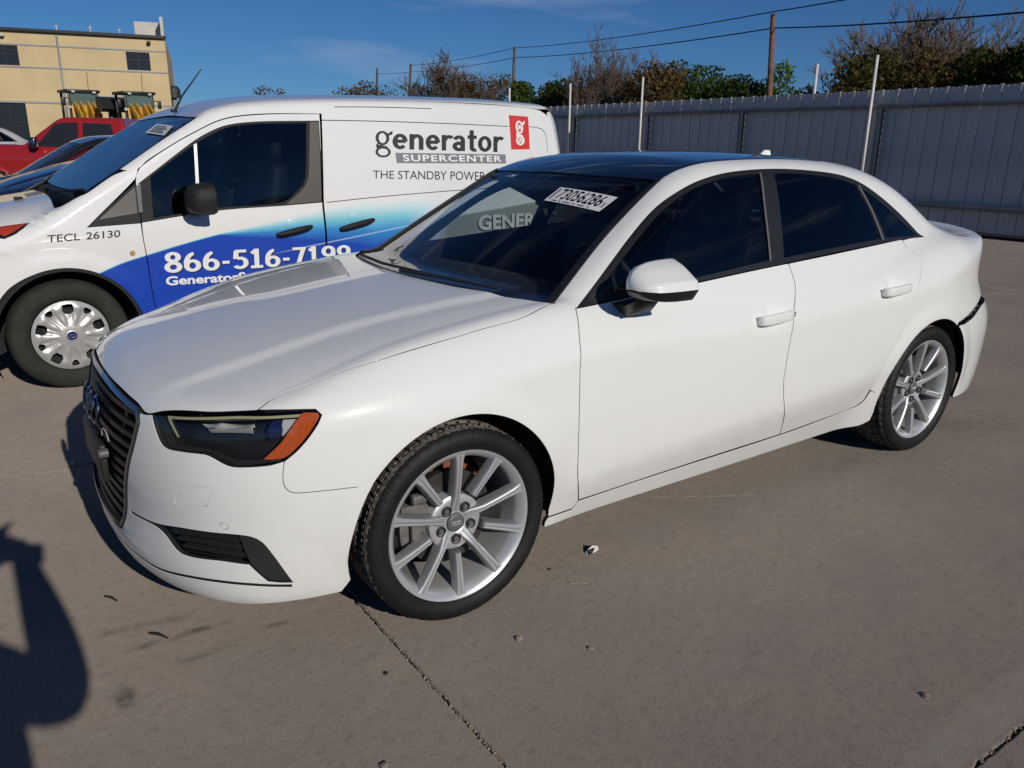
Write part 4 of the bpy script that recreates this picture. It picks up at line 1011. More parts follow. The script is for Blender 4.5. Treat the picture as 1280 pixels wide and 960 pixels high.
    q = VT((165.6, 316.5))[0]; mb = MB(); mb.lathe([(.0, -.006), (.013, -.006), (.016, -.002), (.016, .01)], 20, 'Y'); o = mb.build('side_marker', mat('pale_amber', (.45, .30, .12), .25), van); o.location = (q[0], sgn*q[1], q[2]); o.rotation_euler = (0, 0, 0 if sgn > 0 else math.pi)
    # door mirror
    q = v_loc(on_plane([(250, 251)], 1, 2.34))[0]
    mb = MB(); pf = smooth_poly(np.array([(-.14, -.09), (-.15, .04), (-.10, .125), (.03, .14), (.12, .10), (.14, 0), (.12, -.09), (0, -.115)]), 70, .02); rows = []
    for x, s in ((-.10, .25), (-.092, .55), (-.07, .78), (-.02, .94), (.05, 1.), (.085, .97), (.09, .9)): rows.append([(x, sgn*p[0]*.8*s, p[1]*s) for p in pf])
    mb.loft(rows); o = mb.build('side_mirror', M_vanpl, van, angle=50); o.scale = (.84, .84, .76); o.location = (q[0], sgn*q[1], q[2]); 
    mb = MB(); mb.loft([[(x, sgn*y, z) for x, y, z in r] for r in ([(-.04, .06, -.06), (.06, .06, -.06), (.05, .05, -.115), (-.03, .05, -.115)], [(-.10, .24, -.07), (.03, .24, -.08), (.02, .24, -.125), (-.10, .24, -.12)])]); mb.build('mirror_arm', M_vanpl, o)
    # arch trims
    for xc in (0, 3.06):
        mb = MB(); mb.lathe([(.412, sgn*-.905), (.398, sgn*-.93), (.380, sgn*-.93), (.376, sgn*-.78)], 40, 'Y', (xc, 0, .33), ang=R(196), a0=R(-8)); mb.build('arch_trim', M_vanpl, van)
        mb = MB(); mb.lathe([(.385, sgn*-.88), (.39, sgn*-.62), (.2, sgn*-.55), (0, sgn*-.55)], 36, 'Y', (xc, 0, .33), ang=R(220), a0=R(-20)); mb.build('wheel_liner', M_inner, van)
    sl_ = np.array([[.46, .19], [2.62, .19], [2.62, .245], [.50, .245]])
    V1('sill', sl_, [M_vanpl, M_inner], h=.04)
# bonnet, screen, roof, ends
hp_ = np.array([[-.785, 0], [-.745, -.35], [-.64, -.60], [-.485, -.765], [-.2, -.80], [.02, -.80], [.05, -.4], [.06, 0]])
vpanel('hood', TOP, np.vstack([hp_, (hp_*[1, -1])[-2:0:-1]]), h=.035)
VWS = Dom((1, 0, -1), (0, 1, 0), (q2, 0, q2))
wl = VWS.to2(VT((110, 240.6), (150, 212.4), (200, 177.4), (243.5, 147.6)))
wt_ = VWS.to2(VT((225, 146.2)))
wsf = np.vstack([[[0, wl[0, 1]-.03]], wl, wt_, [[0, wt_[0, 1]+.012]]]); wsf = np.vstack([wsf, (wsf*[-1, 1])[-2:0:-1]])
vw = vpanel('windscreen', VWS, wsf, [M_vanws, M_vanws], rim=False, off=-.004, h=.05)
bx = np.array([[0, -.82], [.06, -.4], [.07, 0], [.2, 0], [.18, -.4], [.12, -.80]])
vpanel('cowl', TOP, np.vstack([bx, (bx*[1, -1])[::-1]]), [M_vanpl, M_inner], rim=False, off=-.01, h=.05)
rt_ = TOP.to2(VT((244.5, 146.2), (225, 144.8)))
rt = np.array([[rt_[1, 0]+.015, 0], rt_[1], [.868, -.66], rt_[0], [1.15, -.745], [2.6, -.74], [3.6, -.74], [3.74, -.72], [3.80, -.5], [3.83, 0]])
vpanel('roof', TOP, np.vstack([rt, (rt*[1, -1])[-2:0:-1]]), h=.05, gap=.001)
ff = np.array([(-.86, 0, .62), (-.82, -.4, .62), (-.66, -.72, .62), (-.52, -.83, .60), (-.53, -.82, .76), (-.46, -.79, .90), (-.60, -.68, .925), (-.75, -.36, .915), (-.79, 0, .905)])
ff2 = VFRONT.to2(ff); vpanel('front_panel', VFRONT, np.vstack([ff2, (ff2*[-1, 1])[-2:0:-1]]), h=.04)
fb = VFRONT.to2(np.array([(-.86, 0, .20), (-.82, -.4, .20), (-.66, -.72, .20), (-.42, -.86, .20), (-.40, -.87, .34), (-.37, -.87, .46), (-.50, -.83, .60), (-.66, -.72, .61), (-.82, -.4, .61), (-.86, 0, .61)]))
vpanel('front_bumper', VFRONT, np.vstack([fb, (fb*[-1, 1])[-2:0:-1]]), [M_vanpl, M_inner], h=.05)
M_marker = mat('marker_red', (.42, .05, .02), .2, coat=.6)
hl_ = VFRONT.to2(VT((37.5, 278.5), (20, 280.5), (-8, 284), (-14, 297), (6, 299), (22, 291)))
for k in (1, -1):
    o = vpanel('headlight', VFRONT, hl_*[k, 1], [M_hous, M_inner], off=.002, h=.02)
    vpanel('marker_lens', VFRONT, VFRONT.to2(VT((35, 279.8), (20, 281.5), (-2, 284.5), (-2, 293), (6, 296.5), (20, 289.5)))*[k, 1], [M_marker, M_inner], o, off=.008, h=.02)
re_ = VREAR.to2(np.array([(3.9, 0, .25), (3.8, -.7, .25), (3.8, -.86, .25), (3.78, -.87, .9), (3.74, -.82, 1.5), (3.7, -.76, 1.7), (3.74, -.5, 1.76), (3.78, 0, 1.77)]))
vpanel('rear_door', VREAR, np.vstack([re_, (re_*[-1, 1])[-2:0:-1]]), h=.06)
mb = MB(); mb.box((1.5, 0, .30), (4.4, 1.2, .12)); mb.build('floor_pan', M_inner, van)
mb = MB(); mb.box((1.75, 0, .95), (.05, 1.5, 1.2)); mb.build('bulkhead', M_inner, van)
mb = MB(); mb.loft([[(x, y, z) for x, z in ((.12, .9), (.2, 1.10), (.55, 1.13), (.68, 1.0), (.6, .7))] for y in np.linspace(-.75, .75, 9)]); mb.build('dashboard', M_trimin, van, angle=50)
for y in (-.42, .42):
    mb = MB(); mb.box((1.1, y, .66), (.5, .5, .2), bev=.06); mb.box((1.38, y, 1.0), (.16, .48, .64), bev=.06, ry=R(12)); mb.box((1.46, y, 1.4), (.1, .26, .18), bev=.04, ry=R(8)); mb.build('seat', M_seat, van, angle=60)
mb = MB(); mb.lathe([(.19+.015*math.cos(a), .015*math.sin(a)) for a in np.linspace(0, 2*math.pi, 10, endpoint=False)], 36, 'X', closed=True); mb.box((0, 0, 0), (.03, .14, .12), bev=.01); mb.box((0, 0, 0), (.015, .37, .03), bev=.004)
o = mb.build('steering_wheel', M_trimin, van); o.location = (.80, -.42, 1.10); o.rotation_euler = (0, R(-35), 0)
# aerial, washer jets, wipers, screen sticker
p0 = v_loc(at_depth([(216.5, 135)], 6.35))[0]; p1 = v_loc(at_depth([(251.5, 86.5)], 6.35))[0]
p0[1] = p1[1] = -.35
d0 = rays([(217, 134.5), (251.5, 86.5)]); lo_ = [v_loc(CAM+d*((2.98-CAM[1])/d[1]))[0] for d in d0]
mb = MB(); mb.tube([lo_[0]-[.0, 0, .03], lo_[0]*.7+lo_[1]*.3, lo_[1]], [.009, .006, .003], 8); mb.box(lo_[0]-np.array([0, 0, .02]), (.04, .02, .02), bev=.006); mb.build('aerial', M_vanpl, van)
q = hitpx([(23, 249.5)], VFW, 2.)[0]; q = v_loc(q)[0]
mb = MB(); mb.box(q+np.array([0, 0, .008]), (.05, .025, .02), bev=.006); mb.build('washer_jet', M_vanpl, van)
sq = VWS.to2(VT((182, 166.5), (206, 170), (217, 158), (196, 155.5)))
von = lambda off, dom: (lambda p: (lambda P: P+gradf(FV, P)*off)(lift(dom, p, FV)))
stv = decal('screen_sticker', np.array([(0, 0), (1, 0), (1, 1), (0, 1)]), [(0, 1, 2, 3)], sq, von(.004, VWS), M_sticker, van)
for j in range(4): decal('print_line', np.array([(0, 0), (1, 0), (1, 1), (0, 1)]), [(0, 1, 2, 3)], sub(sq, .15, .16+.19*j, .85-.1*(j % 2), .25+.19*j), von(.006, VWS), M_grey, stv)
mb = MB(); qa = VT((60, 244), (85, 241.5), (106, 240)); mb.tube([p+np.array([0, -.0, .015]) for p in qa], .007, 6); mb.build('wiper', M_vanpl, van)

# lettering
M_txt = mat('dark_grey_vinyl', (.022, .024, .026), .5); M_wtxt = mat('white_vinyl', (.82, .82, .82), .45); M_gbar = mat('grey_vinyl', (.21, .20, .235), .5)
M_rvin = mat('red_vinyl', (.62, .035, .03), .45); M_gtxt = mat('silver_vinyl', (.62, .63, .62), .4)
vside = lambda off: von(off, SIDE)
def vtext(name, body, quad, m, bold=.0, off=.0022, spacing=1.):
    uv, fc, wh = text_mesh(body, bold, 0., spacing); return decal(name, uv, fc, quad, vside(off), m, van)
GLYPH = {   # heavy slab letters as strokes in a box one unit high: ('a', cx, cy, rx, ry, from, to) arcs and ('l', points) bars; width last
    '8': ([('a', .31, .745, .18, .185, 0, 360), ('a', .31, .27, .21, .20, 0, 360)], .62), '6': ([('a', .31, .30, .205, .23, 0, 360), ('a', .42, .42, .315, .48, 100, 192)], .62),
    '9': ([('a', .31, .70, .205, .23, 0, 360), ('a', .20, .58, .315, .48, -80, 12)], .62), '5': ([('a', .30, .31, .22, .245, -145, 120), ('l', ((.14, .52), (.17, .92))), ('h', ((.12, .91), (.54, .91)))], .62),
    '1': ([('l', ((.27, 0), (.27, 1.))), ('h', ((.04, .07), (.50, .07))), ('l2', ((.08, .77), (.25, .94)))], .54), '7': ([('h', ((.05, .91), (.58, .91))), ('l', ((.48, .90), (.24, 0)))], .60), '-': ([('h', ((.05, .38), (.31, .38)))], .36),
    'e': ([('a', .29, .34, .20, .27, 0, 318), ('h', ((.10, .35), (.50, .35)))], .57), 'n': ([('l', ((.14, 0), (.14, .68))), ('a', .34, .42, .17, .19, 0, 160), ('l', ((.51, 0), (.51, .44)))], .66), 'r': ([('l', ((.14, 0), (.14, .68))), ('a', .36, .38, .20, .23, 50, 165)], .46),
    'a': ([('a', .28, .45, .17, .16, 0, 165), ('l', ((.45, 0), (.45, .46))), ('a', .27, .20, .17, .14, 0, 360)], .60), 't': ([('l', ((.20, .12), (.20, .92))), ('h', ((.02, .62), (.42, .62))), ('a', .33, .15, .13, .09, 180, 300)], .44), 'o': ([('a', .31, .34, .215, .275, 0, 360)], .62)}
def lettering(name, word, quad, m, off):
    V = []; Fc = []; dz = []; x0 = 0.; tv, th = .185, .145
    for ch in word:
        st, w = GLYPH[ch]
        for k, s in enumerate(st):
            b = len(V)
            if s[0] == 'a':
                _, cx, cy, rx, ry, a0, a1 = s; n = 30; full = a1-a0 >= 360; an = np.radians(np.linspace(a0, a1, n, endpoint=not full))
                for sg in (1, -1): V += [(x0+cx+(rx+sg*tv/2)*math.cos(a), cy+(ry+sg*th/2)*math.sin(a)) for a in an]
                Fc += [(b+i, b+(i+1) % n, b+n+(i+1) % n, b+n+i) for i in range(n if full else n-1)]; dz += [k]*(2*n)
            else:
                (xa, ya), (xb, yb) = s[1]
                dx, dy = (0, th/2) if s[0] == 'h' else ((tv/2, 0) if s[0] == 'l' else (.05, -.06))
                V += [(x0+xa-dx, ya-dy), (x0+xb-dx, yb-dy), (x0+xb+dx, yb+dy), (x0+xa+dx, ya+dy)]; Fc.append((b, b+1, b+2, b+3)); dz += [k]*4
        x0 += w+.035
    V = np.array(V); V[:, 0] = (V[:, 0]-V[:, 0].min())/(V[:, 0].max()-V[:, 0].min()); dz = np.array(dz)
    def place(p): P = lift(SIDE, p, FV); return P+gradf(FV, P)*(off+dz*.0003)[:, None]
    o = decal(name, V, Fc, quad, place, m, van); o['kind'] = 'stuff'; return o
lettering('phone_number', '866-516-7199', [(.548, .655), (1.80, .628), (1.80, .753), (.553, .783)], M_wtxt, .0042)
lettering('phone_shadow', '866-516-7199', [(.556, .648), (1.808, .621), (1.808, .746), (.561, .776)], M_ink, .002)
vtext('web_address', 'GeneratorSupercenter.com', [(.548, .560), (1.72, .535), (1.72, .607), (.551, .634)], M_wtxt, .03, .004)
tqq = VSIDE2((59, 303.3), (150.3, 296.3), (150.3, 287.2), (59, 294))
vtext('licence_letters', 'TECL', sub(tqq, 0, 0, .44, 1), M_txt, .012); vtext('licence_number', '26130', sub(tqq, .52, 0, 1, 1), M_txt, .012)
lettering('brand_word', 'enerator', VSIDE2((490.5, 186.2), (630, 190.3), (630, 161.8), (490.5, 157.8)), M_txt, .0022)
bar = VSIDE2((496, 203.8), (632.3, 204.3), (631.8, 193), (494, 191)); 
uvb = np.array([(u, v) for v in (0, 1) for u in np.linspace(0, 1, 9)]); fcb = [(i, i+1, i+10, i+9) for i in range(8)]
decal('grey_bar', uvb, fcb, bar, vside(.002), M_gbar, van)
vtext('bar_word', 'SUPERCENTER', sub(bar, .055, .16, .955, .84), M_wtxt, .022, .004, 1.15)
tq = VSIDE2((466, 223), (600, 225.6), (600, 214.6), (466, 213)); k_ = 24/17.*1.0
ext = lambda a, b_: a+(b_-a)*1.42
vtext('slogan', 'THE STANDBY POWER PEOPLE', [tq[0], ext(tq[0], tq[1]), ext(tq[3], tq[2]), tq[3]], M_txt, -.002)
vtext('silver_word', 'GENERAC', [(2.90, .795), (3.72, .795), (3.72, .912), (2.90, .912)], M_gtxt, .03, .004); vtext('word_shadow', 'GENERAC', [(2.890, .786), (3.710, .786), (3.710, .903), (2.890, .903)], M_txt, .03, .002)
def letter_g():
    """a two-storey g: bowl, link, lower loop and ear, in the unit square"""
    def ring(cx, cy, rx, ry, tx, ty, n=36):
        o = [(cx+rx*math.cos(a), cy+ry*math.sin(a)) for a in np.linspace(0, 2*math.pi, n, endpoint=False)]
        i = [(cx+(rx-tx)*math.cos(a), cy+(ry-ty)*math.sin(a)) for a in np.linspace(0, 2*math.pi, n, endpoint=False)]
        return o+i, [(k, (k+1) % n, n+(k+1) % n, n+k) for k in range(n)]
    V = []; Fc = []
    for v, f in (ring(.44, .71, .38, .26, .17, .075), ring(.46, .20, .44, .20, .15, .07)):
        b = len(V); V += v; Fc += [tuple(i+b for i in q) for q in f]
    for q in ([(.10, .50), (.22, .52), (.22, .36), (.06, .36)], [(.70, .86), (1., .99), (1., .86), (.80, .80)], [(.08, .42), (.30, .46), (.72, .40), (.72, .33), (.10, .34)]):
        b = len(V); V += q; Fc.append(tuple(range(b, b+len(q))))
    return np.array(V), Fc
guv, gfc = letter_g()
decal('brand_letter', guv, gfc, VSIDE2((469, 196.6), (490.5, 197), (490.5, 163), (467.5, 162.4)), vside(.0022), M_txt, van)
rq = VSIDE2((639, 187), (662, 186.5), (659.7, 145.9), (635.8, 144))
uvr = np.array([(u, v) for v in np.linspace(0, 1, 9) for u in np.linspace(0, 1, 5)]); fcr = [(j*5+i, j*5+i+1, j*5+i+6, j*5+i+5) for j in range(8) for i in range(4)]
rd = decal('red_badge', uvr, fcr, rq, vside(.002), M_rvin, van)
decal('badge_letter', guv, gfc, sub(rq, .26, .12, .78, .88), vside(.004), M_wtxt, rd)
for cx, cy in ((.455, .66), (.47, .275)):
    e = .06; cx = .515; uvf = np.array([(cx-.12, cy-.07), (cx+.12, cy-.07), (cx+.12, cy+.07), (cx-.12, cy+.07)]); decal('badge_socket', uvf, [(0, 1, 2, 3)], rq, vside(.0045), M_wtxt, rd)
    for dx in (-.08, .08): decal('badge_slot', np.array([(cx+dx-.018, cy), (cx+dx+.018, cy), (cx+dx+.018, cy+.055), (cx+dx-.018, cy+.055)]), [(0, 1, 2, 3)], rq, vside(.005), M_ink, rd)
    decal('badge_slot', np.array([(cx-.03, cy-.05), (cx+.03, cy-.05), (cx+.03, cy-.02), (cx-.03, cy-.02)]), [(0, 1, 2, 3)], rq, vside(.005), M_ink, rd)

# van wheels with ten-hole covers
M_cover = mat('wheel_cover', (.50, .50, .49), .32, metal=.35, coat=.3, vary=(40., .06))
M_tyre2 = mat('dusty_tyre', (.022, .023, .019), .85, bump=(120., .3), vary=(8., .4))
M_blue = mat('blue_badge', (.012, .02, .10), .2, coat=1.)
def van_wheel():
    mb = MB(); mb.lathe([(.19, .09), (.208, -.06), (.214, -.078), (.228, -.096), (.255, -.102), (.285, -.1), (.302, -.094), (.314, -.083), (.321, -.068), (.325, -.05), (.325, .05), (.321, .068), (.302, .094), (.255, .102), (.214, .08)], 72, 'Y'); t = mb.build('wheel', M_tyre2, None, angle=40)
    mb = MB(); mb.lathe([(0, -.02), (.10, -.03), (.15, -.02), (.20, -.045), (.205, -.06), (.205, .08)], 48, 'Y'); mb.build('steel_rim', M_inner, t)
    prof_ = Spl(0, -.098, .05, -.098, .09, -.090, .15, -.083, .19, -.083, .206, -.076)
    def fcov(P): return prof_(np.hypot(P[:, 0], P[:, 2]))-P[:, 1]
    holes = []
    for k in range(5):
        for a0, r0, r1, w in ((90+72*k, .128, .186, .030), (126+72*k, .150, .184, .021)):
            a = R(a0); c, s = math.cos(a), math.sin(a)
            pl = [(r0, -w*.45), (r0+.018, -w), (r1, -w*.95), (r1+.003, 0), (r1, w*.95), (r0+.018, w), (r0, w*.45)]
            holes.append(np.array([(r*c-v*s, r*s+v*c) for r, v in pl]))
    def rel(P):
        r = np.hypot(P[:, 0], P[:, 2]); a = np.arctan2(P[:, 2], P[:, 0])
        q = np.abs(((a-R(90))/(2*math.pi)*10) % 1-.5)*2       # 0 on the rib between holes, 1 at holes
        return .007*sstep(.6, .2, q)*sstep(.06, .10, r)*sstep(.2, .16, r)-.003*sstep(.12, .04, np.abs(q-.62))*sstep(.05, .08, r)*sstep(.19, .15, r)
    circ_ = np.array([(.206*math.cos(a), .206*math.sin(a)) for a in np.linspace(0, 2*math.pi, 72, endpoint=False)])
    cv = panel('wheel_cover', SIDE, circ_, [M_cover, M_inner], t, holes=holes, gap=.0, depth=.02, h=.008, f=fcov, relief=rel, corner=30)
    mb = MB(); mb.lathe([(.0, -.1065), (.022, -.106), (.026, -.103), (.0265, -.09)], 32, 'Y'); b = mb.build('cover_badge', M_blue, t)
    mb = MB(); mb.lathe([(.026, -.104), (.029, -.107), (.034, -.106), (.038, -.098)], 40, 'Y'); mb.build('badge_bezel', M_silver, t)
    mb = MB(); rows = [(.017*math.cos(a), -.1068, .009*math.sin(a)) for a in np.linspace(0, 2*math.pi, 25)]; mb.tube(rows, .0009, 5, cap=False); mb.build('badge_oval', M_bright, b) if False else mb.build('badge_oval', M_silver, t)
    return t
vwz = van_wheel(); vwz.parent = van; vwz.location = (0, -.79, .324)
for loc, rz in (((3.06, -.79, .324), 0), ((0, .79, .324), math.pi), ((3.06, .79, .324), math.pi)):
    c = copy_tree(vwz, van); c.location = loc; c.rotation_euler = (0, 0, rz)
# ---------------------------------------------------------------- ground: concrete slabs with open joints
def concrete():
    m = mat('concrete', (.25, .215, .185), .9); n = m.node_tree.nodes; l = m.node_tree.links; b = n['Principled BSDF']
    b.inputs['Diffuse Roughness'].default_value = .9; b.inputs['Specular IOR Level'].default_value = .25
    g = n.new('ShaderNodeNewGeometry'); pos = g.outputs['Position']
    def noise(sc, det=6., rough=.6, vec=None):
        t = n.new('ShaderNodeTexNoise'); t.inputs['Scale'].default_value = sc; t.inputs['Detail'].default_value = det; t.inputs['Roughness'].default_value = rough
        l.new(vec or pos, t.inputs['Vector']); return t.outputs[0]
    def mr(s, a, b_, c=0., d=1.):
        q = n.new('ShaderNodeMapRange'); l.new(s, q.inputs[0])
        for i, v in zip((1, 2, 3, 4), (a, b_, c, d)): q.inputs[i].default_value = v
        return q.outputs[0]
    def ma(op, a, b_=0.):
        q = n.new('ShaderNodeMath'); q.operation = op
        for i, v in enumerate((a, b_)):
            if isinstance(v, (int, float)): q.inputs[i].default_value = v
            else: l.new(v, q.inputs[i])
        return q.outputs[0]
    def mix(f, a, b_):
        q = n.new('ShaderNodeMix'); q.data_type = 'RGBA'; l.new(f, q.inputs[0])
        for i, v in ((6, a), (7, b_)):
            if isinstance(v, tuple): q.inputs[i].default_value = (*v, 1)
            else: l.new(v, q.inputs[i])
        return q.outputs[2]
    c = mix(mr(noise(.55, 5.), .35, .68), (.262, .219, .178), (.205, .177, .153))
    c = mix(mr(noise(1.7, 7.), .50, .72), c, (.200, .174, .158))
    c = mix(ma('MULTIPLY', mr(noise(3.3, 8., .7), .52, .75), .55), c, (.285, .235, .180))
    c = mix(ma('MULTIPLY', mr(noise(26., 6., .75), .50, .78), .75), c, (.13, .108, .09))
    c = mix(ma('MULTIPLY', mr(noise(1.1, 3., .5), .60, .74), ma('MULTIPLY', mr(noise(9., 6., .7), .35, .6), .5)), c, (.12, .10, .092))
    c = mix(ma('MULTIPLY', mr(noise(170., 3., .7), .54, .75), .75), c, (.36, .32, .28))
    c = mix(ma('MULTIPLY', mr(noise(120., 2., .6), .62, .72), .6), c, (.09, .075, .065))
    mpp = n.new('ShaderNodeMapping'); mpp.inputs['Scale'].default_value = (1., 7., 1.); mpp.inputs['Rotation'].default_value = (0, 0, .35); l.new(pos, mpp.inputs[0])
    c = mix(ma('MULTIPLY', mr(noise(2.2, 8., .72, mpp.outputs[0]), .58, .75), .45), c, (.32, .285, .24))
    vo = n.new('ShaderNodeTexVoronoi'); vo.feature = 'DISTANCE_TO_EDGE'; vo.inputs['Scale'].default_value = .42
    vv = n.new('ShaderNodeVectorMath'); vv.operation = 'ADD'; tn = n.new('ShaderNodeTexNoise'); tn.inputs['Scale'].default_value = 3.; tn.inputs['Detail'].default_value = 6.; l.new(pos, tn.inputs['Vector']); l.new(pos, vv.inputs[0]); l.new(tn.outputs['Color'], vv.inputs[1]); l.new(vv.outputs[0], vo.inputs['Vector'])
    c = mix(ma('MULTIPLY', ma('MULTIPLY', mr(vo.outputs['Distance'], .0006, .0022, 1., 0.), mr(noise(.8, 3.), .52, .66)), .55), c, (.09, .075, .065))
    sp = n.new('ShaderNodeSeparateXYZ'); l.new(pos, sp.inputs[0]); X, Y = sp.outputs[0], sp.outputs[1]
    wob = noise(5., 4.)
    def streak(a, b_, w, amt, col):
        nonlocal c
        a, b_ = np.array(a), np.array(b_); L = np.linalg.norm(b_-a); u = (b_-a)/L
        dx, dy = ma('SUBTRACT', X, float(a[0])), ma('SUBTRACT', Y, float(a[1]))
        t = ma('ADD', ma('MULTIPLY', dx, float(u[0])), ma('MULTIPLY', dy, float(u[1])))
        s = ma('ABSOLUTE', ma('ADD', ma('SUBTRACT', ma('MULTIPLY', dx, float(-u[1])), ma('MULTIPLY', dy, float(-u[0]))), ma('MULTIPLY', ma('SUBTRACT', wob, .5), w*1.5)))
        f = ma('MULTIPLY', ma('MULTIPLY', mr(s, w*.2, w, 1., 0.), mr(t, 0., L*.25)), mr(t, L*.7, L, 1., 0.))
        f = ma('MULTIPLY', ma('MULTIPLY', f, mr(noise(14., 5.), .35, .6)), amt); c = mix(f, c, col)
    def gp(*p): return on_plane([p], 2, 0.)[0][:2]
    dk = (.07, .055, .045)
    streak(gp(90, 800), gp(260, 766), .030, .55, dk); streak(gp(150, 817), gp(297, 772), .024, .8, dk); streak(gp(205, 838), gp(300, 800), .03, .5, dk)
    streak(gp(140, 880), gp(175, 866), .07, .75, dk); streak(gp(320, 786), gp(370, 774), .018, .5, dk)
    streak(gp(790, 622), gp(960, 619), .006, .9, (.42, .38, .33)); streak(gp(0, 596), gp(105, 585.5), .009, .8, (.40, .35, .30)); streak(gp(104, 862), gp(134, 853), .012, .9, (.45, .42, .36))
    streak(gp(1190, 545), gp(1278, 520), .22, .5, (.15, .12, .10)); streak(gp(1010, 600), gp(1100, 560), .10, .4, (.13, .11, .095))
    # paler strip beside the joint at the right
    f = ma('MULTIPLY', ma('MULTIPLY', mr(Y, -2.112, -2.095, 0., 1.), mr(Y, -2.02, -1.97, 1., 0.)), mr(noise(4., 5.), .25, .55)); c = mix(ma('MULTIPLY', ma('MULTIPLY', f, .4), mr(X, .5, .66)), c, (.32, .295, .25))
    l.new(c, b.inputs['Base Color'])
    h = ma('ADD', ma('MULTIPLY', noise(230., 5., .7), .5), ma('MULTIPLY', noise(16., 6., .65), 1.2))
    bp = n.new('ShaderNodeBump'); bp.inputs['Strength'].default_value = .6; bp.inputs['Distance'].default_value = .006; l.new(h, bp.inputs['Height']); l.new(bp.outputs[0], b.inputs['Normal'])
    return m
M_conc = concrete()
M_soil = mat('joint_soil', (.055, .042, .032), .95, bump=(90., .8), vary=(20., .5))
M_earth = mat('earth', (.16, .13, .085), .95, bump=(3., .5), vary=(.4, .4))
mb = MB(); mb.face([(-900, -900, -.012), (900, -900, -.012), (900, 900, -.012), (-900, 900, -.012)]); ground = tag(mb.build('ground', M_soil), kind='structure')
mb = MB(); mb.face([(13.9, -400, -.006), (890, -400, -.006), (890, 890, -.006), (13.9, 890, -.006)]); tag(mb.build('earth', M_earth), kind='structure')
def slab(x0, x1, y0, y1):
    r = random.Random(int(x0*7+y0*13)); P = []
    def edge(a, b):
        L = math.dist(a, b); out = [a]; t = 0.; d = ((b[0]-a[0])/L, (b[1]-a[1])/L)
        # only the joints near the camera get a broken edge
        while t < L:
            p = (a[0]+d[0]*t, a[1]+d[1]*t); near = math.hypot(p[0]+.3, p[1]+1.2) < 4.5
            st = .022 if near else 2.5
            t += st*(.6+.8*r.random()); 
            if t < L-.01:
                j = (.0045*(r.random()-.5)+(.010*r.random() if r.random() < .10 else 0)) if near else 0
                q = (a[0]+d[0]*t, a[1]+d[1]*t); out.append((q[0]-d[1]*j, q[1]+d[0]*j))
        return out
    g = .0035; c = [(x0+g, y0+g), (x1-g, y0+g), (x1-g, y1-g), (x0+g, y1-g)]
    for i in range(4): P += edge(c[i], c[(i+1) % 4])
    n = len(P); A = np.array(P); In = inset(A, .005)
    V = [(*p, 0.) for p in In]+[(*p, -.0035) for p in A]+[(*p, -.0115) for p in A]
    Fc = [tuple(range(n))]+[(n+i, n+(i+1) % n, (i+1) % n, i) for i in range(n)]+[(2*n+i, 2*n+(i+1) % n, n+(i+1) % n, n+i) for i in range(n)]
    mesh_obj('concrete_slab', V, Fc, M_conc, ground, smooth=False)
for xs in ((-60, -8), (-8, -.243), (-.243, 13.75)):
    for ys in ((-60, -6.5), (-6.5, -2.118), (-2.118, 1.145), (1.145, 90)): slab(*xs, *ys)

# crumbs in the joints and litter on the concrete
M_crumb = mat('dry_dirt', (.26, .21, .16), .95, vary=(60., .4)); M_twig = mat('dark_twig', (.02, .016, .012), .8); M_paper = mat('pale_scrap', (.66, .63, .58), .7)
def pebbles(name, pts, rad, m, seed):
    r = random.Random(seed); V = []; Fc = []
    for (x, y) in pts:
        s = rad*(.4+.9*r.random()); b = len(V); k = 5
        V.append((x, y, s*.7))
        for i in range(k): a = 2*math.pi*i/k+r.random(); V.append((x+s*math.cos(a)*(.7+.5*r.random()), y+s*math.sin(a)*(.7+.5*r.random()), -.004))
        Fc += [(b, b+1+i, b+1+(i+1) % k) for i in range(k)]
    return mesh_obj(name, V, Fc, m, None, smooth=False)
r_ = random.Random(3)
pts = [(-.243+r_.gauss(0, .006), -.66-r_.random()**.8*1.0) for _ in range(260)]+[(-.243+r_.gauss(0, .015), -1.12+r_.gauss(0, .03)) for _ in range(70)]+[(.5+r_.random()*.7, -2.118+r_.gauss(0, .007)) for _ in range(110)]
tag(pebbles('joint_dirt', pts, .0034, M_crumb, 5), kind='stuff')
pts = []
for _ in range(420):
    p = on_plane([(r_.uniform(0, 1280), r_.uniform(580, 960))], 2, 0)[0]; pts.append((p[0], p[1]))
tag(pebbles('grit', pts, .0024, M_crumb, 6), kind='stuff')
def gpt(x, y): return on_plane([(x, y)], 2, 0)[0]
def stick(a, b, rad, m, name, label, cat):
    p, q = gpt(*a), gpt(*b); z = np.array([0, 0, rad]); md = (p+q)/2+np.array([.0008, .0006, rad])
    mb = MB(); mb.tube([p+z, md+z, q+z], [rad*.7, rad, rad*.5], 6); return tag(mb.build(name, m), label, cat)
stick((131, 746.5), (147, 752.5), .0042, M_twig, 'twig', 'short black twig lying nearer the bumper of the white sedan', 'twig')
stick((187, 793), (210, 799), .0046, M_twig, 'twig', 'longer black twig lying on the stained concrete by the photographer shadow', 'twig')
stick((711, 730), (742, 731.5), .003, M_crumb, 'straw', 'pale straw lying on concrete right of the front wheel', 'straw')
def clod(p, s, seed, name, label, cat, m, flat=.55):
    r = random.Random(seed); c = gpt(*p); bm = bmesh.new(); bmesh.ops.create_icosphere(bm, subdivisions=2, radius=s)
    for v in bm.verts: v.co *= (.7+.55*r.random()); v.co.z *= flat
    bmesh.ops.translate(bm, verts=bm.verts[:], vec=(c[0], c[1], s*.2)); me = bpy.data.meshes.new(name); bm.to_mesh(me); bm.free(); me.materials.append(m)
    return tag(link(bpy.data.objects.new(name, me)), label, cat)
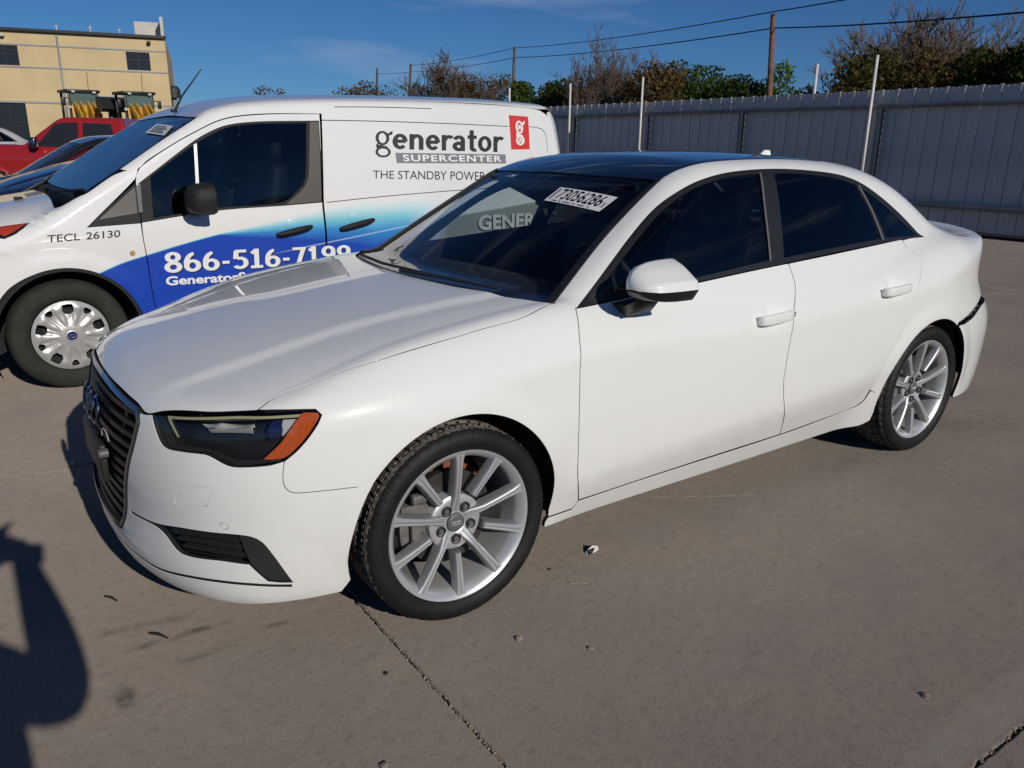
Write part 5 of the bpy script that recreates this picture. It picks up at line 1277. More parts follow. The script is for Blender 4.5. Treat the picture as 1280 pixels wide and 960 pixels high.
clod((648, 799), .012, 1, 'dirt_clod', 'brown dirt crumb on concrete straight below the front wheel', 'dirt', M_crumb, .4); clod((738, 811), .010, 2, 'dirt_clod', 'brown dirt crumb right of and below the front wheel', 'dirt', M_crumb, .4)
clod((1158, 871), .012, 3, 'dirt_clod', 'lone dirt clod on concrete near the right corner joint', 'dirt', M_crumb); clod((480, 958), .011, 4, 'dirt_clod', 'pale crumb beside the slab joint at the bottom edge', 'dirt', M_crumb)
clod((689, 713), .010, 8, 'dirt_clod', 'small crumb of dirt just right of the front tyre', 'dirt', M_crumb); clod((482, 842), .007, 9, 'dirt_clod', 'tiny dark crumb left of the slab joint', 'dirt', M_twig)
c0 = gpt(740, 689); mb = MB(); mb.loft([[(c0[0]-.03, c0[1]-.006, .002), (c0[0]-.026, c0[1]+.006, .003), (c0[0]-.028, c0[1], .008)], [(c0[0], c0[1]-.016, .002), (c0[0]+.002, c0[1]+.016, .018), (c0[0], c0[1], .024)], [(c0[0]+.026, c0[1]-.008, .004), (c0[0]+.026, c0[1]+.010, .010), (c0[0]+.026, c0[1], .014)]])
ps = mb.build('paper_scrap', M_paper, None, smooth=False); tag(ps, 'small white scrap of paper on concrete beneath the front door', 'scrap')
mb = MB(); mb.box((c0[0]-.012, c0[1]-.012, .010), (.03, .004, .014), rz=.3); mb.build('printed_patch', M_ink, ps)

# ---------------------------------------------------------------- ribbed metal fence
M_fence = mat('galvanised_sheet', (.58, .57, .54), .55, metal=.1, vary=(1.1, .18), bump=(2.2, .12))
M_fence2 = mat('fence_rail_steel', (.17, .18, .19), .5, metal=.3, vary=(2., .2))
M_pole = mat('white_pole_paint', (.62, .61, .58), .5, vary=(6., .12))
FX = 13.6
fence = thing('metal_fence', 'long grey ribbed metal fence behind the white sedan', 'fence', (FX, 3.5, 0))
fp = None; rr2 = random.Random(11)
N_P = 96; pw = .302
prof_f = [(-pw/2+.001, .004), (-pw/2+.004, .010), (-pw/2+.009, .010), (-pw/2+.013, -.008), (-pw/2+.030, -.008), (-pw/2+.042, 0), (-.03, 0), (-.025, -.003), (-.015, -.003), (-.01, 0), (.07, 0), (.075, -.003), (.085, -.003), (.09, 0), (pw/2-.001, 0)]
for i in range(N_P):
    y = -9+i*pw-3.5
    if fp is None:
        mb = MB(); rows = []
        for z in (.09, .9, 1.7, 2.52): rows.append([(x, yy, z) for yy, x in prof_f]+[(x+.004, yy, z) for yy, x in prof_f[::-1]])
        mb.loft(rows); o = mb.build('fence_panel', M_fence, fence, angle=25); fp = o.data
        mb = MB(); mb.box((-.006, -pw/2+.022, 2.524), (.05, .05, .016), bev=.003); cp = mb.build('rib_cap', mat('zinc_cap', (.55, .56, .56), .45, metal=.3), o)
        capm = cp.data; cp.location = (0, 0, 0)
    else:
        o = link(bpy.data.objects.new('fence_panel', fp), fence); cp = link(bpy.data.objects.new('rib_cap', capm), o)
    o.location = (rr2.uniform(-.003, .003), y, rr2.uniform(-.002, .002)); o.rotation_euler = (0, 0, rr2.uniform(-.008, .008))
for z, d in ((2.235, .075), (.505, .09)):
    mb = MB(); mb.box((-.075, 5.5, z), (.085, 29, d), bev=.006); mb.build('fence_rail', M_fence2, fence)
mb = MB(); mb.box((.02, 5.5, .04), (.05, 29, .10)); mb.build('gap_shade', M_inner, fence)  # black strip standing in for the shaded gap below the panels
for yy in (6.39-.16, 12.61-.16, 15.47-.1, 9.5, 3.25, .1, -3.):
    mb = MB(); mb.box((-.06, yy-3.5, 1.15), (.10, .11, 2.2), bev=.006); mb.build('fence_post', M_fence2, fence)
for i, (yy, zt, lab) in enumerate(((6.39, 3.13, 'tall thin white pole on the fence above the sedan rear window'), (12.61, 3.10, 'thin white pole on the fence above the middle of the sedan roof'), (15.47, 3.09, 'thin white pole on the fence just right of the van roof'))):
    mb = MB(); mb.tube([(0, 0, 0), (0, 0, zt)], .028, 10); o = mb.build('fence_pole', M_pole); o.location = (FX-.16, yy, 0); tag(o, lab, 'pole', 'white poles along the fence')
for px, d, lab in (((1022, 80), 19, 'far white pole behind the fence right of the brown utility pole'), ((637, 110), 26, 'far white post just left of the tall van-side pole')):
    t = at_depth([px], d)[0]; mb = MB(); mb.tube([(0, 0, 0), (0, 0, t[2])], .035, 8); o = mb.build('fence_pole', M_pole); o.location = (t[0], t[1], 0); tag(o, lab, 'pole', 'white poles beyond the fence')

# ---------------------------------------------------------------- utility poles and wires
M_wood = mat('weathered_pole', (.17, .085, .05), .85, bump=(8., .5), vary=(4., .3)); M_wood2 = mat('grey_pole', (.12, .09, .075), .85, vary=(4., .3)); M_wire = mat('wire', (.03, .035, .045), .6)
tops = []
for px, pb, d, rad, m, lab in (((966.5, 18), (962, 118), 30, .115, M_wood, 'tall reddish brown wooden utility pole behind the fence'), ((643.5, 58), (641, 126), 60, .14, M_wood2, 'brown utility pole above the rear of the van roof'),
        ((513.5, 80), (512, 118), 85, .16, M_wood2, 'dark distant utility pole beside the bare brown tree'), ((471.5, 85), (471, 114), 95, .15, M_wood2, 'most distant utility pole above the low scrub')):
    a = at_depth([px], d)[0]; b = at_depth([pb], d)[0]; k = a[2]/(a[2]-b[2]); base = a+(b-a)*k
    tops.append(a); mb = MB(); mb.tube([base, (base+a)/2, a], [rad*1.15, rad, rad*.82], 12); o = mb.build('utility_pole', m); tag(o, lab, 'utility pole', 'utility poles carrying the wires')
def wire(pts, rad, lab):
    mb = MB(); out = []
    for a, b in zip(pts, pts[1:]):
        for s in np.linspace(0, 1, 12, endpoint=False):
            p = a*(1-s)+b*s; out.append(p-np.array([0, 0, 4*s*(1-s)*np.linalg.norm(b-a)*.006]))
    out.append(pts[-1]); mb.tube(out, rad, 5, cap=False); return tag(mb.build('power_line', M_wire), lab, 'wire')
P1 = at_depth([(970, 14)], 30)[0]; P1b = at_depth([(968, 35)], 30)[0]
wire([at_depth([(1400, -76)], 15)[0], P1, at_depth([(643.5, 60)], 60)[0], at_depth([(513.5, 82)], 85)[0]], .022, 'upper power wire running across the sky past the brown pole')
wire([at_depth([(1420, 2)], 16)[0], P1b, at_depth([(643.5, 72)], 60)[0], at_depth([(513.5, 90)], 85)[0], at_depth([(471.5, 92)], 95)[0]], .024, 'lower power wire running across the sky past the brown pole')

# ---------------------------------------------------------------- trees
def leafmat(name, col, amt=.45):
    m = bpy.data.materials.new(name); m.use_nodes = True; n = m.node_tree.nodes; l = m.node_tree.links; n.remove(n['Principled BSDF'])
    d = n.new('ShaderNodeBsdfDiffuse'); t = n.new('ShaderNodeBsdfTranslucent'); mx = n.new('ShaderNodeMixShader'); mx.inputs[0].default_value = .25
    g = n.new('ShaderNodeNewGeometry'); w = n.new('ShaderNodeTexWhiteNoise'); w.noise_dimensions = '1D'
    l.new(g.outputs['Random Per Island'], w.inputs['W'])
    hs = n.new('ShaderNodeHueSaturation'); hs.inputs['Color'].default_value = (*col, 1)
    mr = n.new('ShaderNodeMapRange'); mr.inputs[3].default_value = 1-amt; mr.inputs[4].default_value = 1+amt; l.new(w.outputs['Value'], mr.inputs[0]); l.new(mr.outputs[0], hs.inputs['Value'])
    mr2 = n.new('ShaderNodeMapRange'); mr2.inputs[3].default_value = .47; mr2.inputs[4].default_value = .53; l.new(g.outputs['Random Per Island'], mr2.inputs[0]); l.new(mr2.outputs[0], hs.inputs['Hue'])
    l.new(hs.outputs[0], d.inputs[0]); l.new(hs.outputs[0], t.inputs[0]); l.new(d.outputs[0], mx.inputs[1]); l.new(t.outputs[0], mx.inputs[2]); l.new(mx.outputs[0], n['Material Output'].inputs[0])
    return m
L_dark = leafmat('dark_green_leaves', (.040, .060, .018)); L_green = leafmat('green_leaves', (.060, .095, .022)); L_light = leafmat('light_green_leaves', (.10, .15, .035)); L_brown = leafmat('brown_leaves', (.13, .085, .035)); L_olive = leafmat('olive_leaves', (.085, .075, .024)); L_dry = leafmat('dry_grass_leaves', (.20, .15, .075))
M_bark = mat('bark', (.085, .062, .045), .9, vary=(3., .3)); M_twigs = mat('grey_twigs', (.115, .085, .065), .9)
def branches(mb, p, d, L, r, depth, rg, rmin, spread=.55, up=.18):
    n = 3; pts = [p]; q = p.copy(); dd = d.copy()
    for i in range(n):
        dd = (dd+Vector((rg.gauss(0, .16), rg.gauss(0, .16), rg.gauss(0, .10)+up*.3))).normalized(); q = q+dd*(L/n); pts.append(q)
    mb.tube(pts, [r, r*.85, r*.7, r*.5], 5 if depth > 2 else 3, cap=False)
    if depth == 0: return
    for i in range(rg.choice((2, 3, 3, 4)) if depth > 1 else rg.choice((3, 4, 5))):
        t = rg.randint(1, n); s = Vector((rg.gauss(0, 1), rg.gauss(0, 1), rg.gauss(0, .6))).normalized()
        nd = (dd*(1-spread)+s*spread+Vector((0, 0, up))).normalized()
        branches(mb, pts[t].copy(), nd, L*rg.uniform(.55, .8), max(r*.5, rmin), depth-1, rg, rmin, spread, up)
def leaves(clumps, N, size, rg, thin=1.):
    """small leaf-shaped faces through the clumps' volumes"""
    V = []; Fc = []; w = [c[3]*c[4]*c[5] for c in clumps]; tot = sum(w)
    G = np.random.default_rng(rg.randint(0, 10**6))
    for c, ww in zip(clumps, w):
        n = max(20, int(N*ww/tot)); u = G.normal(size=(n, 3)); u /= np.linalg.norm(u, axis=1, keepdims=True)
        rad = G.random(n)**.42; pos = np.array(c[:3])+u*rad[:, None]*np.array(c[3:6])
        a = G.normal(size=(n, 3)); a /= np.linalg.norm(a, axis=1, keepdims=True); b = np.cross(a, G.normal(size=(n, 3))); b /= np.maximum(np.linalg.norm(b, axis=1, keepdims=True), 1e-6)
        s = size*(.5+G.random(n))[:, None]; base = len(V)
        q = np.stack([pos-a*s, pos+b*s*.45*thin, pos+a*s, pos-b*s*.45*thin], 1).reshape(-1, 3); V.extend(map(tuple, q)); Fc.extend([(base+4*i, base+4*i+1, base+4*i+2, base+4*i+3) for i in range(n)])
    return V, Fc
def tree(name, label, px, top, depth, wpx, leafm, N, size, seed, kind='leafy', group=None, bottom=None, cat='tree'):
    rg = random.Random(seed); t = at_depth([(px, top)], depth)[0]; x, y, H = t; H = float(H); Wd = wpx*depth/989*.5
    root = thing(name, label, cat, (x, y, 0), 0, group)
    if kind in ('leafy', 'mixed', 'bush'):
        cl = []; zb = .25*H if kind != 'bush' else .12*H
        k = 16
        for i in range(k):
            a = rg.uniform(0, 2*math.pi); rr = Wd*rg.uniform(.2, .85); hz = rg.uniform(zb+.15*H, H*.93); sh = 1-.45*((hz-zb)/(H-zb))**3
            s = Wd*rg.uniform(.26, .45); sz = min(s*rg.uniform(.7, 1.05), H-hz+.02*H) if hz < H*.9 else H*.07
            cl.append((rr*sh*math.cos(a), rr*sh*math.sin(a), hz, s, s, max(sz, .06*H)))
        cl.append((0, 0, H*.62, Wd*.55, Wd*.55, H*.36))
        V, Fc = leaves(cl, N, size, rg); mesh_obj('crown', V, Fc, leafm, root, smooth=False)
    mb = MB(); 
    if kind == 'bare':
        for i in range(14):
            a = rg.uniform(0, 6.28); branches(mb, Vector((rg.gauss(0, .15), rg.gauss(0, .15), H*.10)), Vector((math.cos(a)*rg.uniform(.3, 1.), math.sin(a)*rg.uniform(.3, 1.), .9)).normalized(), H*.26, .04, 5, rg, .009, .46, .22)
        o = mb.build('branches', M_twigs, root, smooth=False)
        zs = [v.co.z for v in o.data.vertices]; xs = [math.hypot(v.co.x, v.co.y) for v in o.data.vertices]; kz = H*.97/sorted(zs)[int(len(zs)*.988)]; kx = Wd*1.05/sorted(xs)[int(len(xs)*.985)]
        for v in o.data.vertices: v.co.x *= kx; v.co.y *= kx; v.co.z *= kz
        mb = MB(); mb.tube([(0, 0, 0), (.05, 0, H*.15), (0, .05, H*.3)], [.16, .12, .07], 8); mb.build('trunk', M_bark, root)
        if leafm:
            vs = [tuple(v.co) for v in o.data.vertices if v.co.z > H*.25]; G = random.Random(seed+1); V = []; Fc = []
            for _ in range(N):
                p = Vector(G.choice(vs)); a = Vector((G.gauss(0, 1), G.gauss(0, 1), G.gauss(0, 1))).normalized()*size; b = a.orthogonal().normalized()*size*.5; i0 = len(V)
                V += [tuple(p-a), tuple(p+b), tuple(p+a), tuple(p-b)]; Fc.append((i0, i0+1, i0+2, i0+3))
            mesh_obj('crown', V, Fc, leafm, root, smooth=False)
    else:
        mb.tube([(0, 0, 0), (.06, .02, H*.3), (0, 0, H*.7)], [.05+.018*H, .04+.012*H, .03], 8)
        for i in range(5):
            a = rg.uniform(0, 6.28); mb.tube([(0, 0, H*.25), (Wd*.3*math.cos(a), Wd*.3*math.sin(a), H*.5), (Wd*.6*math.cos(a), Wd*.6*math.sin(a), H*.7)], [.02+.008*H, .04, .02], 6)
        mb.build('trunk', M_bark, root)
    return root
GT = 'trees beyond the fence'
for a in (
 ('bare_tree', 'large bare twiggy tree rising above the fence at the right', 1140, 16, 27, 260, L_brown, 2600, .05, 21, 'bare'),
 ('bare_tree', 'bare twiggy tree with fine branches above the fence left of centre', 765, 56, 36, 150, L_brown, 1500, .055, 22, 'bare'),
 ('bare_tree', 'dark twiggy tree with a few leaves above the middle of the van roof', 568, 76, 48, 150, L_brown, 5200, .075, 23, 'bare'),
 ('bushy_tree', 'brown and olive bushy tree behind the white pole at the right', 1105, 64, 24, 175, L_olive, 9000, .075, 24, 'leafy'),
 ('bushy_tree', 'wide brownish tree growing at the right edge above the fence', 1225, 56, 23, 190, L_brown, 13000, .075, 25, 'leafy'),
 ('bushy_tree', 'dark green tree in the top right corner behind the fence', 1285, 46, 21, 150, L_dark, 11000, .075, 26, 'leafy'),
 ('bushy_tree', 'light green sparse tree right of the reddish utility pole', 978, 72, 33, 88, L_light, 2400, .09, 27, 'leafy'),
 ('bushy_tree', 'green tree with a rounded top left of the reddish utility pole', 876, 77, 36, 128, L_green, 9500, .09, 28, 'leafy'),
 ('bushy_tree', 'low dark green bush between the green tree and the utility pole', 928, 94, 34, 112, L_dark, 8500, .09, 29, 'bush'),
 ('bushy_tree', 'brown dry bush right of the bare tree left of centre', 812, 79, 34, 125, L_brown, 9500, .08, 30, 'bush'),
 ('bushy_tree', 'olive brown bush beneath the bare tree left of centre', 758, 88, 38, 120, L_olive, 9000, .085, 31, 'bush'),
 ('bushy_tree', 'dark olive bush above the fence end beside the van', 712, 91, 40, 95, L_dark, 7500, .09, 32, 'bush'),
 ('bushy_tree', 'bright green tree above the rear end of the van', 655, 98, 46, 74, L_green, 7000, .11, 33, 'leafy'),
 ('bushy_tree', 'brown thicket beneath the dark twiggy tree above the van roof', 598, 94, 50, 125, L_brown, 7000, .10, 34, 'bush'),
 ('bushy_tree', 'low olive hedge just right of the reddish utility pole foot', 1010, 104, 30, 90, L_olive, 5000, .085, 38, 'bush'),
 ('bushy_tree', 'dark brown bush over the fence beside the van tail', 690, 99, 42, 80, L_olive, 6500, .09, 41, 'bush'),
 ('bushy_tree', 'deep green bush between the brown dry bush and the rounded green tree', 845, 93, 38, 90, L_dark, 7500, .085, 42, 'bush'),
 ('bushy_tree', 'brown brush between the reddish pole and the bare tree at the right', 1055, 98, 29, 95, L_brown, 6500, .08, 43, 'bush'),
 ('bushy_tree', 'low olive brush under the bare tree left of centre', 785, 100, 37, 90, L_olive, 6500, .085, 44, 'bush'),
 ('scrub', 'low brown scrub above the front half of the van roof', 455, 101, 60, 100, L_brown, 5200, .11, 35, 'bush'),
 ('scrub', 'small brown shrub far off above the van windscreen', 334, 106, 75, 48, L_brown, 1500, .13, 36, 'bush'),
 ('scrub', 'olive shrub far off above the middle of the van roof', 535, 103, 62, 90, L_olive, 3800, .11, 37, 'bush')):
    tree(*a, group=GT, cat='shrub' if a[0] == 'scrub' else 'tree')
# far wood that closes the horizon
V = []; Fc = []; G = np.random.default_rng(4)
cl = []
for px in range(-500, 1900, 34):
    if 0 < px < 225: continue
    p = at_depth([(px, 180)], 105)[0]; h = 3.2+1.5*G.random(); cl.append((p[0], p[1], h*.55, 3., 3., h*.55))
V, Fc = leaves(cl, 9000, .30, random.Random(2)); tag(mesh_obj('far_wood', V, Fc, L_olive, smooth=False), 'distant line of low trees along the horizon', kind='stuff')

# ---------------------------------------------------------------- yellow building
M_wall = mat('tan_wall', (.58, .455, .25), .8, bump=(12., .1), vary=(.6, .08)); M_metal = mat('grey_trim', (.26, .29, .32), .5, metal=.2); M_dglass = mat('dark_window', (.02, .022, .026), .15, coat=.2); M_parap = mat('pale_parapet', (.52, .50, .46), .7, vary=(1., .1))
BA = np.array([3.58, 66.43]); BT = math.atan2(-.24097, .97053)
bld = thing('tan_building', 'tan two-storey building with dark windows at the far left', 'building', (BA[0], BA[1], 0), BT)
M_recess = M_inner
wins = [(-1.6, .88, 6.36, 7.66), (7.76, 9.34, 6.37, 7.62), (-2.2, .84, 1.0, 3.86), (-9.2, -7.0, 6.36, 7.66), (-14., -11., 6.36, 7.66), (-10., -6.5, 1.0, 3.86)]
ux = sorted({-24., 10.5} | {w[0] for w in wins} | {w[1] for w in wins}); uz = sorted({0., 8.62} | {w[2] for w in wins} | {w[3] for w in wins})
mb = MB()
V = []; Fc = []
for a, b in zip(ux, ux[1:]):
    for c, d in zip(uz, uz[1:]):
        if any(a >= w[0]-1e-6 and b <= w[1]+1e-6 and c >= w[2]-1e-6 and d <= w[3]+1e-6 for w in wins): continue
        i = len(V); V += [(a, 0, c), (b, 0, c), (b, 0, d), (a, 0, d)]; Fc.append((i, i+1, i+2, i+3))
for w in wins:
    for (p, q) in (((w[0], w[2]), (w[1], w[2])), ((w[1], w[2]), (w[1], w[3])), ((w[1], w[3]), (w[0], w[3])), ((w[0], w[3]), (w[0], w[2]))):
        i = len(V); V += [(p[0], 0, p[1]), (q[0], 0, q[1]), (q[0], .16, q[1]), (p[0], .16, p[1])]; Fc.append((i, i+1, i+2, i+3))
i = len(V); V += [(10.5, 0, 0), (10.5, 18, 0), (10.5, 18, 8.62), (10.5, 0, 8.62), (-24, 0, 8.62), (-24, 18, 8.62), (-24, 0, 0), (-24, 18, 0)]; Fc += [(i, i+1, i+2, i+3), (i+3, i+2, i+5, i+4), (i+6, i+4, i+5, i+7), (i+1, i+7, i+5, i+2)]
mesh_obj('wall', V, Fc, M_wall, bld, smooth=False)
for w in wins:
    mb = MB(); mb.box(((w[0]+w[1])/2, .13, (w[2]+w[3])/2), (w[1]-w[0]-.02, .04, w[3]-w[2]-.02)); o = mb.build('window', M_dglass, bld, smooth=False)
    mb = MB(); n_ = 2 if w[1]-w[0] < 2 else 3
    for k in range(1, n_): mb.box((w[0]+(w[1]-w[0])*k/n_, .10, (w[2]+w[3])/2), (.06, .05, w[3]-w[2]))
    mb.box(((w[0]+w[1])/2, .10, (w[2]+w[3])/2+.1), (w[1]-w[0], .045, .05)); mb.build('window_frame', M_satin, o, smooth=False)
for z, h in ((7.74, .09), (6.27, .09), (3.93, .12)):
    mb = MB(); mb.box((-6.75, -.02, z), (34.5, .06, h)); mb.build('wall_band', M_metal, bld, smooth=False)
mb = MB(); mb.box((-6.75, -.08, 8.70), (34.7, .4, .20), bev=.02); mb.build('roof_edge', M_satin, bld, smooth=False)
mb = MB(); mb.tube([(3.42, -.06, 0), (3.42, -.06, 8.6)], .06, 8); mb.build('downpipe', M_metal, bld)
for u in (.1, 9.4): mb = MB(); mb.box((u, -.2, 8.30), (.24, .36, .20), bev=.03); mb.build('wall_lamp', M_satin if u > 1 else M_parap, bld)
mb = MB()
mb.box((10.38, .9, 9.45), (.22, 1.9, 1.30)); mb.box((9.4, 1.75, 9.35), (1.9, .2, 1.1)); mb.build('parapet', M_parap, bld, smooth=False)
for u, z in ((3.45, 9.1), (5.6, 9.15), (7.5, 9.1)): mb = MB(); mb.tube([(u, .3, 8.8), (u, .3, z)], .05, 6); mb.box((u, .3, z), (.16, .1, .12), bev=.02); mb.build('roof_vent', M_parap, bld)
q = at_depth([(217, 114)], 62)[0]; mb = MB(); mb.lathe([(0, .42), (.28, .38), (.46, .2), (.50, 0), (.50, -.5), (0, -.5)], 24, 'Z'); tk = mb.build('dark_tank', mat('tank_black', (.03, .028, .028), .6), None); tk.location = q; tag(tk, 'dark round tank on a stand at the building right corner', 'tank')
mb = MB(); mb.box((0, 0, -q[2]/2-.2), (.3, .3, q[2]-.5)); mb.build('tank_stand', M_metal, tk)

# ---------------------------------------------------------------- loaders
M_yel = mat('machine_yellow', (.55, .28, .02), .5, vary=(3., .2)); M_lglass = mat('cab_glass', (.10, .15, .13), .08, coat=.8)
def loader(label, px, depth, gr):
    t = at_depth([px], depth)[0]; o = thing('wheel_loader', label, 'loader', (t[0], t[1], 0), R(8), gr); s = t[2]/3.45
    W_ = 1.12; mb = MB()
    for x in (-W_/2, W_/2):
        mb.box((x, -.55, 2.6), (.10, .10, 1.7), bev=.02); mb.box((x, .6, 2.6), (.10, .10, 1.7), bev=.02)
    mb.box((0, .02, 3.40), (W_+.24, 1.5, .12), bev=.04); mb.box((0, -.55, 1.8), (W_, .1, .14)); mb.build('cab_frame', M_satin, o)
    mb = MB(); mb.box((0, -.57, 3.08), (W_-.1, .02, .50)); mb.build('cab_glass', M_lglass, o, smooth=False)
    for x in (-1, 1):
        mb = MB(); mb.box((x*.82, -.62, 2.95), (.16, .06, .34), bev=.03); mb.tube([(x*.56, -.55, 3.1), (x*.82, -.6, 3.1)], .02, 6); mb.build('cab_mirror', M_satin, o)
        mb = MB(); mb.box((x*.38, -.95, 2.55), (.11, 1.1, .34), bev=.03, rx=R(30)); mb.build('lift_arm', M_yel, o); mb = MB(); mb.box((x*.15, -.80, 2.55), (.09, .8, .5), bev=.03, rx=R(40)); mb.build('lift_arm', M_yel, o)
        mb = MB(); mb.lathe([(.0, -.02), (.055, -.02), (.07, 0), (.07, .06)], 14, 'Y', (x*.62, -.70, 2.72)); mb.build('headlamp', M_parap, o)
        mb = MB(); mb.tube([(x*.15, -.6, 1.9), (x*.22, -1.6, 1.5)], .05, 8); mb.build('hydraulic_ram', M_silver, o)
        for y in (-1.1, 1.3):
            mb = MB(); mb.lathe([(.25, -.2), (.55, -.24), (.66, -.18), (.68, 0), (.66, .18), (.55, .24), (.25, .2)], 32, 'X', (x*.82, y, .68)); wl_ = mb.build('wheel', M_tyre2, o)
            mb = MB(); mb.lathe([(0, -.15), (.25, -.18), (.30, -.2), (.30, .2), (.25, .18), (0, .15)], 24, 'X', (x*.82, y, .68)); mb.build('rim', M_yel, wl_)
    mb = MB(); mb.box((0, .9, 1.35), (1.2, 1.9, .9), bev=.08); mb.box((0, -.40, 2.2), (1.1, .3, 1.2), bev=.05); mb.box((0, -.9, 1.1), (.9, 1.2, .7), bev=.06); mb.build('body', M_yel, o)
    mb = MB(); mb.loft([[(x, -2.0, .35), (x, -2.75, .3), (x, -2.0, 1.05), (x, -1.85, .7)] for x in (-1., 1.)]); mb.build('bucket', M_satin, o, smooth=False)
    mb = MB(); mb.tube([(.55, .5, 3.45), (.58, .5, 4.25)], .012, 5); mb.build('aerial', M_satin, o)
    for x in (-.42, .42): mb = MB(); mb.box((x, -.72, 3.36), (.14, .06, .09), bev=.02); mb.build('work_lamp', M_parap, o)
    o.scale = (s, s, s); return o
loader('left yellow wheel loader with a glass cab in front of the tan building', (98, 113), 36, 'yellow wheel loaders')
loader('right yellow wheel loader with a glass cab nearest the van windscreen', (167, 115.5), 34, 'yellow wheel loaders')
t = at_depth([(139, 122)], 35)[0]; sk = thing('raised_bucket', 'black raised machine bucket between the two yellow loaders', 'loader', (t[0], t[1], 0), R(5)); zt = t[2]
mb = MB(); mb.loft([[(x, -.35, zt-.62), (x, -.75, zt-.5), (x, -.4, zt), (x, .25, zt), (x, .3, zt-.4)] for x in (-.58, .58)]); mb.build('bucket', M_satin, sk, smooth=False)
mb = MB(); mb.box((0, -.1, zt+.02), (1.2, .6, .05), bev=.01); mb.build('bucket_lip', M_metal, sk)
mb = MB(); mb.box((.1, .1, (zt-.6)/2), (.5, .3, zt-.6), bev=.04); mb.build('lift_mast', M_satin, sk)

# ---------------------------------------------------------------- other parked cars
def repaint(o, table):
    for c in [o]+list(o.children_recursive):
        if c.type != 'MESH': continue
        for i, sl_ in enumerate(c.material_slots):
            nm = sl_.material.name if sl_.material else ''
            if nm in table: sl_.link = 'OBJECT'; sl_.material = table[nm]
def parked(name, label, paint, loc, rz=0., sc=(1, 1, 1), drop=('lot_sticker', 'badge_ring', 'twig', 'torn_bracket', 'plate_bracket', 'radar_cap', 'tow_wire'), cat='car', group='cars parked behind the van', tall=None):
    c = copy_tree(sedan); c.name = name; c['label'] = label; c['category'] = cat; c['group'] = group
    for ch in list(c.children):
        if ch.name.split('.')[0] in drop:
            for g in list(ch.children_recursive): bpy.data.objects.remove(g)
            bpy.data.objects.remove(ch)
    c.location = loc; c.rotation_euler = (0, 0, rz); c.scale = sc; repaint(c, {'white_paint': paint})
    if tall:                                   # a higher waist under a lower cabin
        for ch in c.children_recursive:
            if ch.type == 'MESH' and not ch.name.startswith(('wheel', 'tyre', 'spoke', 'hub', 'centre_cap', 'cap_ring', 'bolt', 'brake', 'disc', 'dust', 'steering')) and (ch.parent == c or ch.parent.location.length < 1e-6):
                ch.data = ch.data.copy()
                for v in ch.data.vertices: v.co.z = v.co.z*tall[1] if v.co.z < tall[0] else tall[0]*tall[1]+(v.co.z-tall[0])*tall[2]
    return c
M_dkgrey = carpaint('charcoal_paint', (.018, .019, .022), .3, flake=.3); M_navy = carpaint('navy_paint', (.010, .016, .055), .3, flake=.3); M_silverp = carpaint('silver_paint', (.55, .55, .54), .35, flake=.3)
parked('dark_sedan', 'black sedan parked between the red pickup and the dark blue car', M_dkgrey, (-.78, 9.0, 0), .0, (1.0, 1.0, 1.05))
parked('dark_blue_car', 'dark blue car with a domed hood parked just behind the van nose', M_navy, (.0, 5.75, 0), .0, (1.08, 1.02, 1.0), tall=(1., 1.36, .62))
parked('silver_suv', 'pale silver car with a white roof parked left of the red pickup', M_silverp, (-2.2, 26.5, 0), R(14), (1.1, 1.05, 1.29))
parked('black_suv', 'black car parked at the far left edge beneath the building', M_dkgrey, (-2.8, 36.0, 0), R(10), (1.1, 1.05, 1.5))
M_redp = carpaint('red_paint', (.36, .018, .02), .3, flake=.2)
# pickup as its own shape
k_hood = Spl(-1., 1.08, -.6, 1.17, 0, 1.24, .5, 1.28); k_cab = Spl(.5, 1.30, 1.2, 1.84, 1.7, 1.93, 2.4, 1.95, 3.0, 1.90)
k_side = Spl(.3, .92, .6, .985, .9, 1.0, 1.15, .985, 1.25, .95, 1.5, .87, 1.9, .74)
def FK(P):
    x = P[:, 0]; y = np.abs(P[:, 1]); z = P[:, 2]; side = (y-k_side(z))*.95
    for xc in (0, 3.7): side = side-.03*(1-sstep(.44, .52, np.hypot(x-xc, z-.42)))*sstep(.2, .5, z)
    hood = z-k_hood(x); nose = -.98+.12*y*y-x
    low = smax(smax(hood, nose, .1), x-.7, .05)
    cab = smax(smax((.60+(z-1.25)*1.35+.06*y*y-x)*.6, z-(1.95-.05*y*y), .10), smax(x-(3.05-(z-1.2)*.25), z-1.95, .05), .05)
    bed = smax(z-1.33, x-4.85, .05)
    a = smin(smin(low, cab, .04), smax(bed, -.5-x, .02), .02); return smax(smax(a, side, .06), .32-z, .03)
